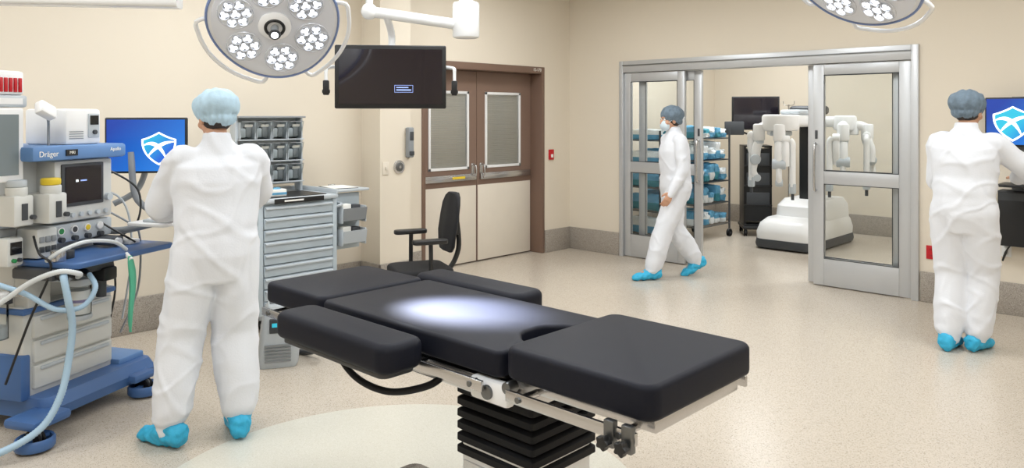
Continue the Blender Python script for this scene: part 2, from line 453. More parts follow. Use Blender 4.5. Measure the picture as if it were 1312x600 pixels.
# ------------------------------------------------------------------ casters
def caster(parent, x, y, r=.05, bumper=None, label=None, top=.12):
    g = G()
    for dx in (-.013, .013):
        g.cyl((x+dx-.008, y, r), (x+dx+.008, y, r), r, m_rub, bev=.006)
    g.cyl((x-.024, y, r), (x+.024, y, r), r*.3, m_steeld)
    g.sph((x, y, r+.012), r*.85, m_dgrey, (.5, .95, .9))
    g.cyl((x, y, r), (x, y, top), .014, m_steeld)
    if bumper:
        g.lathe([(r*1.65, .012), (r*1.75, .02), (r*1.75, .055), (r*1.6, .065), (r*1.45, .06), (r*1.45, .012)], bumper, Matrix.Translation((x, y, 0)))
        g.bx(x-r*1.5, x+r*1.5, y-.012, y+.012, .045, .062, bumper)
    return g.obj('caster', parent, label)

# ------------------------------------------------------------------ operating table
OT = thing('operating_table', 'black-cushioned operating table with steel rails on a bellows pedestal', 'operating table', (-1.95, 1.9, 0))
g = G()
g.rings([[(x, y, 0) for x, y in rrect(-.72, .6, -.3, .3, .06)], [(x, y, .05) for x, y in rrect(-.72, .6, -.3, .3, .06)],
         [(x, y, .10) for x, y in rrect(-.66, .54, -.24, .24, .05)]], m_steel)
g.obj('base_plate', OT, 'stainless steel floor base')
g = G(); g.prism(rrect(.05, .37, -.15, .15, .02), .10, .53, m_whiteg, .005)
g.bx(.07, .35, -.156, -.149, .14, .46, m_steel); g.obj('pedestal', OT, 'white and steel pedestal shroud')
g = G(); RR = []
z = .475; k = 0
while z < .725:
    big = k % 2 == 0
    hx, hy = (.172, .160) if big else (.155, .143)
    if big:
        for dz, ins in ((0, .008), (.006, 0), (.026, 0), (.032, .008)):
            RR.append([(x, y, z+dz) for x, y in rrect(.21-hx+ins, .21+hx-ins, -hy+ins, hy-ins, .012, 3)])
        z += .034
    else:
        RR.append([(x, y, z+.002) for x, y in rrect(.21-hx, .21+hx, -hy, hy, .012, 3)]); z += .006
    k += 1
g.rings(RR, m_rub); g.obj('bellows', OT, 'black pleated rubber bellows', sm=30)
g = G()
g.bx(-.98, .30, -.21, .21, .775, .815, m_steel, .006); g.bx(.36, .86, -.22, .22, .785, .825, m_steel, .006)
g.bx(.04, .40, -.19, .19, .715, .785, m_steel, .01)
for sy in (-1, 1):
    g.bx(-.55, .36, sy*.225-.02, sy*.225+.02, .735, .80, m_steel, .008)
    g.bx(.22, .38, sy*.25-.02, sy*.25+.02, .735, .805, m_whiteg, .012)
    g.cyl((.30, sy*.235, .77), (.30, sy*.280, .77), .022, m_steeld, bev=.004)
    g.cyl((.38, sy*.235, .80), (.38, sy*.275, .80), .018, m_steeld, bev=.003)
g.obj('frame', OT, 'stainless under-frame with hinge blocks')
def rail(x0, x1, sy):
    g = G(); y = sy*.292
    g.bx(x0, x1, y-.006, y+.006, .775, .808, m_steel, .002)
    n = max(2, int((x1-x0)/.2))
    for i in range(n):
        x = x0+.05+(x1-x0-.1)*i/(n-1)
        g.cyl((x, sy*.21, .79), (x, y, .79), .011, m_steel)
        g.cyl((x, y, .79), (x, y+sy*.010, .79), .009, m_steeld)
    g.obj('side_rail', OT, 'stainless accessory rail')
for sy in (-1, 1): rail(-.58, .30, sy); rail(.40, .85, sy); rail(-1.0, -.66, sy)
def cushion(name, pts, z0, z1, lab, bev=.022):
    g = G(); g.prism(pts, z0, z1, m_vinyl, bev, 4); return g.obj(name, OT, lab, sm=50)
cushion('leg_cushion', rrect(.365, .885, -.275, .275, .045), .828, .922, 'black vinyl leg section cushion', .017)
notch = [(.345, -.13), (.290, -.105), (.245, -.060), (.235, -.03), (.235, .03), (.245, .060), (.290, .105), (.345, .13)]
body = [(.325, -.265), (.345, -.245)]+notch+[(.345, .245), (.325, .265), (-.59, .265), (-.61, .245), (-.61, -.245), (-.59, -.265)]
cushion('body_cushion', body, .815, .895, 'black vinyl body cushion with an angular cut-out', .013)
g = G(); g.prism(rrect(.19, .36, -.15, .15, .02), .812, .840, m_vinyl, .008, 3); g.obj('insert_pad', OT)
cushion('head_cushion', rrect(-1.05, -.62, -.26, .26, .04), .815, .90, 'black vinyl head section cushion', .018)
def armboard(x0, x1, y0, y1, sy):
    g = G(); g.prism(rrect(x0, x1, y0, y1, .05), .80, .895, m_vinyl, .026, 4)
    o = g.obj('armboard', OT, 'black vinyl padded armboard folded along the table', sm=50)
    g = G(); g.prism(rrect(x0+.03, x1-.03, y0+.02, y1-.02, .03), .785, .80, m_dgrey, .003)
    xm = x0+.1
    yi = sy*.292
    g.bx(xm-.03, xm+.03, min(yi, (y0+y1)/2), max(yi, (y0+y1)/2), .765, .786, m_steel, .004)
    g.bx(xm-.035, xm+.035, yi-.014, yi+.014, .76, .82, m_steeld, .004)
    g.obj('armboard_bracket', o)
armboard(-.60, .06, -.475, -.30, -1); armboard(-.76, -.11, .30, .475, 1)
g = G(); g.tube([(-.50, -.24, .78), (-.47, -.27, .71), (-.33, -.29, .665), (-.15, -.29, .665), (.02, -.27, .72), (.06, -.22, .76)], .012, m_rub, 10, 8); g.obj('control_cable', OT, 'black looping control cable')
def knob(x, sy=-1):
    g = G(); y = sy*.298
    g.bx(x-.016, x+.016, y-.012, y+.010, .755, .825, m_steeld, .004)
    g.cyl((x, y, .775), (x, y+sy*.022, .775), .007, m_steel)
    t = [(.017+.003*math.cos(R(a*5)))for a in range(0, 360, 12)]
    g.prism([(t[i]*math.cos(R(i*12)), t[i]*math.sin(R(i*12))) for i in range(30)], 0, .022, m_black, .003, 2, Matrix.Translation((x, y+sy*.020, .775)) @ zto((0, sy, 0)))
    g.obj('clamp_knob', OT, 'black clamp knob')
knob(.775); knob(.83); knob(.78, 1)

# ------------------------------------------------------------------ surgical lights
def surgical_light(loc, n, spin, label, K=1.0):
    T = thing('surgical_light', label, 'surgical light', loc)
    q = V((0, 0, -1)).rotation_difference(V(n).normalized())
    M = q.to_matrix().to_4x4() @ Matrix.Rotation(R(spin), 4, 'Z') @ Matrix.Scale(K, 4)
    def obj(g, name, lab=None, parent=T):
        bmesh.ops.transform(g.bm, matrix=M, verts=g.bm.verts); return g.obj(name, parent, lab)
    g = G()
    N_ = 72
    def ring(r, z, lobe=.03): return [(r*(1+lobe*math.cos(3*a))*math.cos(a), r*(1+lobe*math.cos(3*a))*math.sin(a), z) for a in [2*math.pi*i/N_ for i in range(N_)]]
    g.rings([ring(.10, .09), ring(.25, .075), ring(.305, .045), ring(.318, .015), ring(.316, .0), ring(.300, -.004)], m_whiteg)
    g.rings([ring(.300, -.004), ring(.300, -.009), ring(.296, -.010)], m_lightface)
    obj(g, 'lamp_head', 'white round lamp head with pale grey face')
    g = G(); rr = []
    for i in range(N_):
        a = 2*math.pi*i/N_; k = 1+.03*math.cos(3*a)
        rr.append([V(((.322+.007*math.cos(b))*k*math.cos(a), (.322+.007*math.cos(b))*k*math.sin(a), .006+.014*math.sin(b))) for b in [2*math.pi*j/8 for j in range(8)]])
    t = bmesh.new(); add_rings(t, rr, closed=True); g.add(t, m_lightrim); obj(g, 'rim', 'blue rubber rim')
    def pod(cx, cy, rot0):
        g = G()
        g.lathe([(.088, -.008), (.090, -.014), (.087, -.017), (.083, -.012)], m_lensring, Matrix.Translation((cx, cy, 0)), 36)
        for i in range(7):
            a = R(60*i+rot0)
            x, y = (cx, cy) if i == 6 else (cx+.054*math.cos(a), cy+.054*math.sin(a))
            g.lathe([(.0265, -.012), (.0265, -.022), (.0245, -.022), (.022, -.014)], m_lensring, Matrix.Translation((x, y, 0)), 18)
            g.cyl((x, y, -.012), (x, y, -.0165), .0235, m_grey, n=18)
            for b in range(3):
                a2 = R(b*120+25*i+30)
                g.cyl((x+.0115*math.cos(a2), y+.0115*math.sin(a2), -.015), (x+.0115*math.cos(a2), y+.0115*math.sin(a2), -.0205), .0095, m_lens, n=12)
        obj(g, 'lens_cluster', 'cluster of lit lenses')
    for i in range(6): pod(.198*math.cos(R(60*i)), .198*math.sin(R(60*i)), 60*i+30)
    g = G(); g.lathe([(.082, -.008), (.082, -.02), (.070, -.03), (.052, -.034), (.045, -.030)], m_whiteg)
    g.cyl((0, 0, -.028), (0, 0, -.09), .020, m_grey, bev=.004); g.cyl((0, 0, -.09), (0, 0, -.10), .030, m_dgrey, bev=.004)
    g.cyl((0, 0, -.10), (0, 0, -.102), .018, m_lens)
    g.torus(.045, .008, m_black, Matrix.Translation((0, 0, -.034)), 32); obj(g, 'centre_handle', 'dark central grip with camera')
    for s0 in (20, 140, 260):
        g = G()
        P = [((.375+.0)*math.cos(R(a)), .375*math.sin(R(a)), .01) for a in range(s0, s0+81, 10)]
        P = [(.315*math.cos(R(s0-4)), .315*math.sin(R(s0-4)), .02)]+P+[(.315*math.cos(R(s0+84)), .315*math.sin(R(s0+84)), .02)]
        g.tube(P, .011, m_whiteg, 10, 3)
        obj(g, 'grab_handle', 'white curved grab handle')
    g = G(); c = M @ V((0, 0, .10)); top = V((c.x*1.5, c.y*1.5, c.z+.28))
    g.sph(c, .055, m_whiteg); g.tube([c, c+(top-c)*.3+V((0, 0, -.03)), top], .028, m_whiteg, 14)
    g.cyl(top-V((0, 0, .06)), top+V((0, 0, .08)), .05, m_whiteg, bev=.01)
    g.cyl(top, (top.x, top.y, 3.1-loc[2]), .03, m_whiteg)
    g.cyl((top.x, top.y, 3.04-loc[2]), (top.x, top.y, 3.1-loc[2]), .09, m_whiteg, bev=.01)
    g.obj('suspension_arm', T, 'white suspension arm to the ceiling')
    return T
LN = V((.68, -.38, -.62)).normalized()
surgical_light((-3.10, 1.746, 2.0), LN, 20, 'round multi-lens surgical light hanging over the operating table', .86)
SL2 = surgical_light((-1.03, 2.86, 2.085), (-.24, -.58, -.78), 0, 'tilted round surgical light hanging beside the table', .74)
g = G(); g.cyl((.08, .10, .00), (.25, .22, .035), .042, m_whiteg, bev=.012); g.sph((.26, .23, .036), .05, m_whiteg); g.tube([(.26, .23, .04), (.30, .26, .3), (.30, .26, 1.015)], .026, m_whiteg, 12, 1)
g.obj('side_arm', SL2, 'white jointed arm')

# monitor on ceiling arm
MT = thing('ceiling_monitor', 'black flat monitor with side grips hanging from a white ceiling arm', 'monitor', (-3.37, 2.59, 1.81), 50)
def deco(g):
    x0, x1, z0, z1 = .02, .12, -.085, -.045
    y = -.0035
    for a in ((x0, x1, z0, z0+.002), (x0, x1, z1-.002, z1), (x0, x0+.002, z0, z1), (x1-.002, x1, z0, z1)): g.bx(a[0], a[1], y, -.002, a[2], a[3], m_scr_txt)
    g.bx(x0+.01, x0+.075, y, -.002, z1-.016, z1-.010, m_scr_txt); g.bx(x0+.01, x1-.01, y, -.002, z0+.010, z0+.017, m_scr_txt)
screen_unit('monitor_panel', MT, .60, .345, m_black, m_screen, (0, 0, 0), bez=.022, dep=.05, deco=deco, label='black-framed dark screen')
for s in (-1, 1):
    g = G(); g.tube([(s*.28, .06, .06), (s*.34, .04, .05), (s*.345, .0, .03)], .010, m_whiteg)
    g.bx(s*.345-.016, s*.345+.016, -.012, .02, -.10, -.02, m_black, .006); g.cyl((s*.345, 0, -.02), (s*.345, 0, .04), .009, m_whiteg)
    g.bx(s*.345-.02, s*.345+.02, -.01, .02, -.09, -.07, m_black, .004)
    g.obj('grip', MT, 'side grip with white bracket')
def loc_of(T, w):
    return Matrix.Rotation(-T.rotation_euler.z, 3, 'Z') @ (V(w)-V(T.location))
a = loc_of(MT, (-3.455, 2.51, 2.165)); b = loc_of(MT, (-3.148, 2.941, 2.10)); t = loc_of(MT, (-3.40, 2.585, 2.14))
g = G(); g.tube([a, (a+b)/2+V((0, 0, .0)), b], .03, m_whiteg, 16); g.sph(a, .045, m_whiteg); g.obj('spring_arm', MT, 'white sprung arm')
g = G(); g.cyl(b-V((0, 0, .07)), b+V((0, 0, .13)), .075, m_whiteg, bev=.015); g.cyl(b, (b.x, b.y, 3.1-1.81), .04, m_whiteg)
g.cyl((b.x, b.y, 3.04-1.81), (b.x, b.y, 3.1-1.81), .12, m_whiteg, bev=.01); g.obj('ceiling_post', MT, 'white ceiling post with round joint')
g = G(); g.tube([t, (0, .10, .24), (0, .09, .12), (0, .06, .02)], .02, m_whiteg, 14); g.bx(-.06, .06, .04, .09, -.06, .06, m_whiteg, .01)
g.cyl(a-V((0, 0, .03)), a+V((0, 0, .14)), .02, m_whiteg)
g.obj('monitor_bracket', MT, 'white bracket')

BA = thing('boom_arm', 'long white ceiling boom arm', 'ceiling arm', (-3.60, .70, 2.03))
g = G(); g.rings([[(x, y, z) for x, z in rrect(-.05, .05, 0, .11, .02, 3)] for y in (0, .80)], m_whiteg, M=Matrix.Rotation(R(-38), 4, 'Z')); g.obj('arm', BA)
g = G(); g.cyl((0, 0, -.03), (0, 0, .2), .09, m_whiteg, bev=.02); g.cyl((0, 0, .1), (0, 0, 1.07), .05, m_whiteg); g.cyl((0, 0, 1.0), (0, 0, 1.07), .13, m_whiteg); g.obj('ceiling_post', BA)

# ------------------------------------------------------------------ anesthesia machine
AM = thing('anesthesia_machine', 'blue and cream anesthesia machine with drawers, hoses and screens', 'anesthesia machine', (-4.317, 1.19, 0), 117)
g = G()
g.rings([[(x, y, .08) for x, y in rrect(0, .75, 0, .7, .05)], [(x, y, .13) for x, y in rrect(0, .76, -.01, .7, .05)], [(x, y, .185) for x, y in rrect(.0, .74, .02, .68, .05)]], m_blue)
g.bx(-.16, .06, -.10, .10, .09, .14, m_blue, .02); g.bx(.52, .68, -.06, .06, .09, .14, m_blue, .02)
g.bx(.55, .74, .08, .62, .17, .215, m_blue2, .012)
g.obj('base', AM, 'wide blue wheeled base')
for x, y in ((-.13, -.07), (.62, -.03), (.05, .62), (.68, .62)): caster(AM, x, y, .05, m_blue, 'black caster with blue bumper ring')
g = G()
g.bx(-.02, .55, .13, .65, .17, .64, m_cwhite, .018); g.bx(-.04, .02, .12, .66, .17, .40, m_blue, .015)
g.bx(-.01, .53, .20, .62, .60, 1.37, m_cwhite, .02)
g.bx(.0, .14, .12, .6, .62, .86, m_cwhite, .015)
g.bx(-.035, .56, .11, .64, .60, .63, m_blue, .01)
g.bx(-.03, .0, .2, .6, .9, 1.3, m_lgrey, .01)
for k in range(5): g.bx(-.033, -.03, .28, .52, 1.0+.03*k, 1.012+.03*k, m_grey)
g.bx(.36, .50, .18, .205, .68, .83, m_lgrey, .006)
for k in range(3): g.cyl((.39+.04*k, .18, .79), (.39+.04*k, .165, .79), .013, (m_yellow, m_white, m_grn)[k], n=14)
g.bx(.38, .48, .17, .185, .70, .75, m_dgrey, .004)
g.bx(.53, .545, .22, .58, .90, 1.34, m_lgrey, .004)
g.obj('cabinet', AM, 'cream machine cabinet')
for i, (z0, z1) in enumerate(((.215, .340), (.347, .465), (.472, .590))):
    g = G(); g.bx(.03, .53, .11, .14, z0, z1-.006, m_cwhite, .008); d = g.obj('drawer', AM, 'cream drawer')
    g = G(); g.bx(.06, .50, .098, .11, z1-.032, z1-.014, m_lgrey, .005); g.obj('handle', d)
g = G()
g.prism(rrect(-.02, .68, -.20, .16, .05), .845, .875, m_blue, .008); g.bx(.0, .66, .1, .2, .80, .87, m_blue, .01)
g.obj('worktop', AM, 'blue worktop shelf')
g = G(); g.bx(-.06, .54, .02, .52, 1.37, 1.445, m_blue2, .015)
g.text('Dräger', .040, (.03, .0185, 1.405), m_paper); g.text('Apollo', .028, (.46, .0185, 1.415), m_paper)
g.bx(.13, .20, .012, .02, 1.392, 1.424, m_black); g.text('MRI', .022, (.165, .0112, 1.408), m_paper)
g.obj('top_shelf', AM, 'light blue top shelf with white lettering')
g = G(); g.bx(.12, .50, .08, .24, 1.04, 1.365, m_cwhite, .015)
for k in range(6): g.cyl((.17+.055*k, .08, 1.075), (.17+.055*k, .066, 1.075), .012, m_lgrey, n=14)
vh = g.obj('ventilator_panel', AM, 'cream control panel with screen')
g = G(); g.bx(.155, .43, .07, .082, 1.12, 1.345, m_dgrey, .006); g.bx(.175, .41, .067, .072, 1.14, 1.33, m_screen)
g.bx(.27, .31, .0655, .068, 1.25, 1.257, m_scr_txt); g.bx(.24, .255, .0655, .068, 1.248, 1.26, m_logo_w); g.obj('screen', vh, 'small dark display')
g = G()
g.cyl((.46, .08, 1.15), (.46, .055, 1.15), .02, m_lgrey); g.obj('dial', vh)
g = G(); g.bx(.10, .52, .10, .24, .93, 1.03, m_lgrey, .012)
for k in range(4):
    x = .17+.085*k
    g.cyl((x, .10, .995), (x, .088, .995), .021, m_white, n=20); g.cyl((x, .0885, .995), (x, .086, .995), .015, (m_grn, m_dgrey, m_yellow, m_white)[k], n=16)
    g.cyl((x, .10, .95), (x, .075, .95), .014, m_dgrey, n=12)
g.obj('gauge_panel', AM, 'row of round gas gauges')
g = G(); g.bx(-.0, .12, .06, .2, .88, 1.03, m_cwhite, .012)
for k in range(3):
    for j in range(2): g.bx(.01+.035*k, .037+.035*k, .052, .061, .91+.05*j, .94+.05*j, (m_dgrey, m_grey)[j], .003)
g.obj('key_panel', AM, 'small button panel')
for i, (x, y, mt) in enumerate(((.05, .0, m_yellow), (-.09, .06, m_lgrey))):
    g = G(); g.bx(x-.055, x+.055, y-.02, y+.14, 1.06, 1.21, m_cwhite, .012)
    g.cyl((x, y+.03, 1.20), (x, y+.03, 1.25), .048, m_cwhite, bev=.006); g.cyl((x, y+.03, 1.25), (x, y+.03, 1.285), .046, mt, bev=.008)
    g.bx(x-.015, x+.015, y-.026, y-.018, 1.09, 1.17, m_dgrey); g.cyl((x+.04, y-.02, 1.1), (x+.04, y-.04, 1.1), .012, m_dgrey)
    g.obj('vaporizer', AM, 'vaporizer with %s dial' % ('yellow' if i == 0 else 'grey'))
g = G(); g.lathe([(.052, .57), (.055, .575), (.055, .72), (.052, .725)], m_clear, Matrix.Translation((.17, -.03, 0)))
g.cyl((.17, -.03, .58), (.17, -.03, .64), .05, m_white); g.cyl((.17, -.03, .64), (.17, -.03, .655), .05, m_purple); g.cyl((.17, -.03, .655), (.17, -.03, .70), .05, m_white)
g.cyl((.17, -.03, .725), (.17, -.03, .76), .06, m_lgrey, bev=.006); g.cyl((.17, -.03, .55), (.17, -.03, .575), .058, m_lgrey, bev=.006)
g.bx(.10, .24, -.03, .15, .745, .80, m_lgrey, .01); g.obj('absorber_canister', AM, 'clear canister with white and violet granules')
g = G(); g.bx(-.06, .33, -.10, .16, .79, .845, m_dgrey, .012)
g.bx(.24, .33, -.12, .10, .73, .80, m_black, .012)
for x in (-.03, .04, .11): g.cyl((x, -.10, .815), (x, -.15, .80), .018, m_black)
g.cyl((.29, -.05, .64), (.29, -.05, .76), .025, m_dgrey); g.cyl((.02, -.05, .875), (.02, -.05, .93), .035, m_steel, bev=.004); g.cyl((.10, -.03, .875), (.10, -.03, .915), .028, m_dgrey, bev=.004)
g.obj('breathing_block', AM, 'black breathing circuit block')
# extra modules on the side of the cabinet
g = G(); g.bx(-.14, -.03, .16, .34, 1.0, 1.04, m_grey, .006); g.bx(-.13, -.04, .10, .30, .86, 1.0, m_cwhite, .012); g.bx(-.115, -.055, .094, .102, .92, .98, m_scr_black); g.cyl((-.10, .10, .89), (-.10, .085, .89), .01, m_grn, n=12); g.cyl((-.07, .10, .89), (-.07, .085, .89), .01, m_dgrey, n=12)
g.obj('suction_module', AM, 'small cream side module with display')
g = G(); g.bx(-.05, -.03, .10, .6, .70, .72, m_steel, .003); g.cyl((-.10, .20, .50), (-.10, .20, .70), .048, m_clear); g.cyl((-.10, .20, .70), (-.10, .20, .725), .052, m_white, bev=.004); g.cyl((-.10, .20, .505), (-.10, .20, .56), .044, m_lgrey)
g.bx(-.06, -.03, .18, .22, .66, .72, m_dgrey, .004); g.obj('suction_jar', AM, 'clear suction jar on a side rail')
def hose(pts, r, m, name, label, corr=.07):
    g = G(); P = crom(pts, 16); t = bmesh.new()
    L_ = 0; Q = [P[0]]
    step = r*.42
    for a_, b2 in zip(P, P[1:]):
        dd = (b2-a_).length
        while L_+dd >= step:
            f = (step-L_)/dd; a_ = a_.lerp(b2, f); Q.append(a_.copy()); dd = (b2-a_).length; L_ = 0
            if dd < 1e-6: break
        L_ += dd
    tube_bm(t, Q, [r*(1+corr*(1 if i % 2 else -1)) for i in range(len(Q))], 12); g.add(t, m); g.obj(name, AM, label, sm=60)
hose([(-.03, -.14, .80), (-.08, -.19, .82), (-.075, -.21, .72), (-.03, -.19, .58), (-.03, -.17, .42), (-.08, -.17, .25), (-.17, -.14, .12), (-.32, -.04, .05), (-.5, .1, .03)], .0165, m_hose, 'breathing_hose', 'pale blue corrugated hose')
hose([(.04, -.15, .80), (-.02, -.22, .83), (-.09, -.17, .85), (-.14, -.05, .80), (-.2, .08, .70), (-.3, .2, .62)], .0125, m_hosew, 'breathing_hose', 'white corrugated hose')
hose([(.11, -.15, .80), (.08, -.22, .74), (.02, -.20, .66), (-.06, -.12, .66), (-.12, .0, .74), (-.2, .1, .80)], .0125, m_hose, 'breathing_hose', 'pale blue corrugated hose')
hose([(-.05, -.05, .875+.012), (-.02, -.12, .94), (.10, -.15, .965), (.25, -.17, .94), (.33, -.18, .885)], .010, m_hosew, 'sample_hose', 'white hose arched over the worktop', .05)
g = G(); rr = []
for i in range(22):
    t_ = i/21; z = .86-.40*t_; w_ = .012+.022*math.sin(math.pi*min(1, t_*1.05))**.7; a0 = 1.2*t_; cx = .31+.010*math.sin(t_*6); cy = -.225+.006*math.cos(t_*5)
    rr.append([(cx+w_*math.cos(a)*math.cos(a0)*(1+.15*math.sin(3*a+t_*9))-w_*.42*math.sin(a)*math.sin(a0), cy+w_*math.cos(a)*math.sin(a0)+w_*.42*math.sin(a)*math.cos(a0), z) for a in [2*math.pi*k/20 for k in range(20)]])
g.rings(rr, m_green); g.cyl((.31, -.225, .84), (.31, -.19, .87), .012, m_white)
g.obj('reservoir_bag', AM, 'limp teal-green reservoir bag', sm=70)
pm = screen_unit('patient_monitor', AM, .30, .36, m_white, m_scr_grey, (-.19, .10, 1.455), bez=.03, dep=.07, label='white-framed patient monitor')
g = G(); g.bx(-.05, .05, .07, .22, -.05, .03, m_grey, .01); g.bx(-.03, .2, .16, .2, -.04, .01, m_grey, .01); g.obj('mount', pm)
g = G(); g.bx(-.34, -.0, .12, .36, 1.640, 1.70, m_lgrey, .012); g.bx(-.33, -.01, .13, .35, 1.70, 1.82, m_whiteg, .015)
for k in range(5): g.bx(-.150+.026*k, -.134+.026*k, .122, .132, 1.715, 1.785, m_red, .002)
g.bx(-.33, -.03, .118, .126, 1.655, 1.685, m_white)
g.obj('module_box', AM, 'white module box with red stripes')
g = G(); g.bx(.19, .42, .08, .36, 1.445, 1.635, m_white, .015); g.bx(.33, .405, .074, .082, 1.48, 1.61, m_lgrey, .004)
g.bx(.34, .395, .071, .076, 1.55, 1.60, m_scr_black); g.cyl((.367, .075, 1.51), (.367, .062, 1.51), .012, m_dgrey, n=14)
for k in range(4): g.bx(.21, .30, .078, .081, 1.475+.012*k, 1.48+.012*k, m_grey)
g.obj('gas_analyser', AM, 'small white box with black display on the top shelf')
g = G(); g.tube([(.12, .12, 1.445), (.12, .12, 1.52), (.10, .10, 1.575), (.05, .06, 1.60)], .007, m_grey)
g.rb((.03, .04, 1.625), (.10, .05, .07), m_white, (R(-25), R(25), 0), .012); g.obj('task_lamp', AM, 'small white gooseneck task lamp')
cm = screen_unit('computer_monitor', AM, .47, .335, m_black, m_scr_blue, (.80, .12, 1.42), (0, 0, R(-66)), bez=.012, dep=.03, deco=lambda g: logo(g, .075, -.015, .105, -.003), label='black computer monitor showing a blue screen with a shield emblem')
g = G(); g.bx(-.05, .05, .03, .08, -.05, .05, m_grey, .01); g.tube([(0, .08, 0), (-.04, .15, -.12), (-.1, .15, -.28), (-.22, .1, -.36)], .018, m_grey); g.obj('monitor_arm', cm, 'grey mounting arm')
g = G(); g.prism(rrect(.40, .82, -.36, -.10, .03), 1.0, 1.018, m_white, .005); g.tube([(.6, -.12, .99), (.55, .05, .95), (.50, .22, .95)], .02, m_grey)
g.tube([(.78, -.1, 1.0), (.80, .05, 1.02), (.76, .16, 1.12), (.77, .2, 1.38)], .02, m_grey)
kt = g.obj('keyboard_tray', AM, 'white pull-out keyboard tray')
g = G(); g.bx(.44, .78, -.33, -.18, 1.018, 1.032, m_lgrey, .004)
for i in range(12):
    for j in range(4): g.bx(.455+.026*i, .477+.026*i, -.32+.033*j, -.293+.033*j, 1.032, 1.038, m_white)
g.obj('keyboard', kt, 'grey keyboard')
CB = [((.52, .3, .95), (.66, .3, .9), (.7, .25, .6), (.62, .25, .3)), ((.50, .12, 1.3), (.60, .0, 1.18), (.58, -.02, 1.0), (.55, .1, .9)),
      ((-.03, .05, 1.0), (-.08, -.04, .93), (-.05, -.08, .85), (-.10, .0, .6), (-.14, .1, .3)), ((.53, .15, 1.06), (.60, .05, .98), (.64, .02, .90), (.66, .05, .6), (.60, .12, .35)), ((.45, .1, 1.0), (.50, .0, .93), (.56, -.02, .885))]
for i, P in enumerate(CB):
    g = G(); g.tube(list(P), .006, m_black if i != 3 else m_grey, 8, 8); g.obj('cable', AM, 'hanging cable')
g = G(); g.tube([(.52, .32, 1.2), (.7, .2, 1.1), (.72, .15, .8), (.7, .2, .4)], .006, m_lgrey); g.obj('cable', AM, 'hanging grey cable')
g = G(); g.bx(.40, .50, .0, .12, .885, .93, m_dgrey, .008); g.cyl((.45, .0, .905), (.45, -.02, .905), .02, m_white, n=16); g.bx(.52, .60, -.02, .10, .875, .90, m_white, .006); g.obj('flow_valve', AM, 'dark valve block on the worktop')

# ------------------------------------------------------------------ supply cart
CT = thing('supply_cart', 'pale grey steel supply cart with a stack of shallow drawers', 'cart', (-5.2, 3.135, 0), 90)
W2 = .315
g = G(); g.bx(-W2, W2, .02, .52, .13, .95, m_cart, .01); g.bx(-W2-.015, W2+.015, -.0, .53, .10, .14, m_grey, .012)
for s in (-1, 1): g.bx(s*W2-.02, s*W2+.02, -.0, .04, .13, .95, m_cart, .008)
g.obj('body', CT)
z = .15
for i in range(9):
    g = G(); g.bx(-W2+.025, W2-.025, -.004, .02, z, z+.080, m_cart, .005)
    d = g.obj('drawer', CT, 'shallow pale grey drawer')
    g = G(); g.rings([[(x, y, zz) for y, zz in ((-.004, z+.052), (-.024, z+.060), (-.024, z+.070), (-.004, z+.076))] for x in (-W2+.03, W2-.03)], m_lgrey); g.obj('handle', d)
    z += .0875
g = G(); g.bx(-W2-.02, W2+.02, -.02, .54, .95, .985, m_lgrey, .01)
for q in ((-W2-.02, -W2, -.02, .54), (W2, W2+.02, -.02, .54), (-W2, W2, .52, .54)): g.bx(*q, .98, 1.02, m_lgrey, .006)
g.bx(-.24, .25, .02, .38, .985, .990, m_black); g.obj('top', CT, 'grey top with raised edges and black mat')
g = G(); g.bx(-.22, .20, -.026, -.019, .945, .982, m_black, .003); g.bx(-.14, .02, -.0275, -.0255, .958, .970, m_paper); g.obj('name_strip', CT, 'black strip with white mark')
g = G(); g.tube([(W2+.015, .02, .88), (W2+.06, .02, .90), (W2+.06, .50, .90), (W2+.015, .50, .88)], .012, m_lgrey); g.obj('push_handle', CT)
g = G(); g.bx(W2+.03, W2+.36, .04, .44, .985, 1.005, m_lgrey, .006); g.bx(W2+.02, W2+.05, .06, .42, .90, .99, m_cart, .005); g.obj('side_shelf', CT, 'grey fold-out side shelf')
g = G(); g.bx(W2+.02, W2+.30, .10, .13, .52, .97, m_cart, .004); g.obj('side_panel', CT)
for i, zz in enumerate((.56, .74)):
    g = G()
    prof = [(.10, zz), (-.02, zz+.02), (-.04, zz+.12), (-.03, zz+.12), (-.01, zz+.03), (.10, zz+.012)]
    g.rings([[(x, y, q) for y, q in prof] for x in (W2+.06, W2+.28)], m_grey if i else m_lgrey)
    g.bx(W2+.055, W2+.065, -.02, .10, zz, zz+.13, m_lgrey, .003); g.bx(W2+.275, W2+.285, -.02, .10, zz, zz+.13, m_lgrey, .003)
    g.bx(W2+.08, W2+.16, .01, .08, zz+.03, zz+.15, m_paper, .008); g.bx(W2+.17, W2+.25, .01, .08, zz+.03, zz+.14, m_dgrey, .008)
    g.obj('side_bin', CT, 'grey bin with supplies')
for x in (-.26, .26):
    for y in (.06, .47): caster(CT, x, y, .05)
GB = thing('glove_box', 'small white and blue glove box on the cart top', 'box', (-5.33, 3.02, .9905), 84)
g = G(); g.bx(-.06, .06, -.04, .04, 0, .05, m_paper, .002); g.bx(-.061, .061, -.041, .041, .01, .028, m_pack_b); g.obj('carton', GB)
g = G(); g.sph((0, 0, .052), .025, m_pack_b, (1.2, .7, .5)); g.obj('glove', GB, 'blue glove tuft')
CP = thing('clipboard', 'dark clipboard with white paper on the cart side shelf', 'clipboard', (-5.44, 3.64, 1.0055), 80)
g = G(); g.bx(-.11, .11, -.15, .15, 0, .004, m_dgrey, .001); g.obj('board', CP)
g = G(); g.bx(-.10, .10, -.14, .12, .004, .007, m_paper); g.obj('paper', CP); g = G(); g.bx(-.03, .03, .12, .145, .004, .016, m_steel, .003); g.obj('clip', CP)
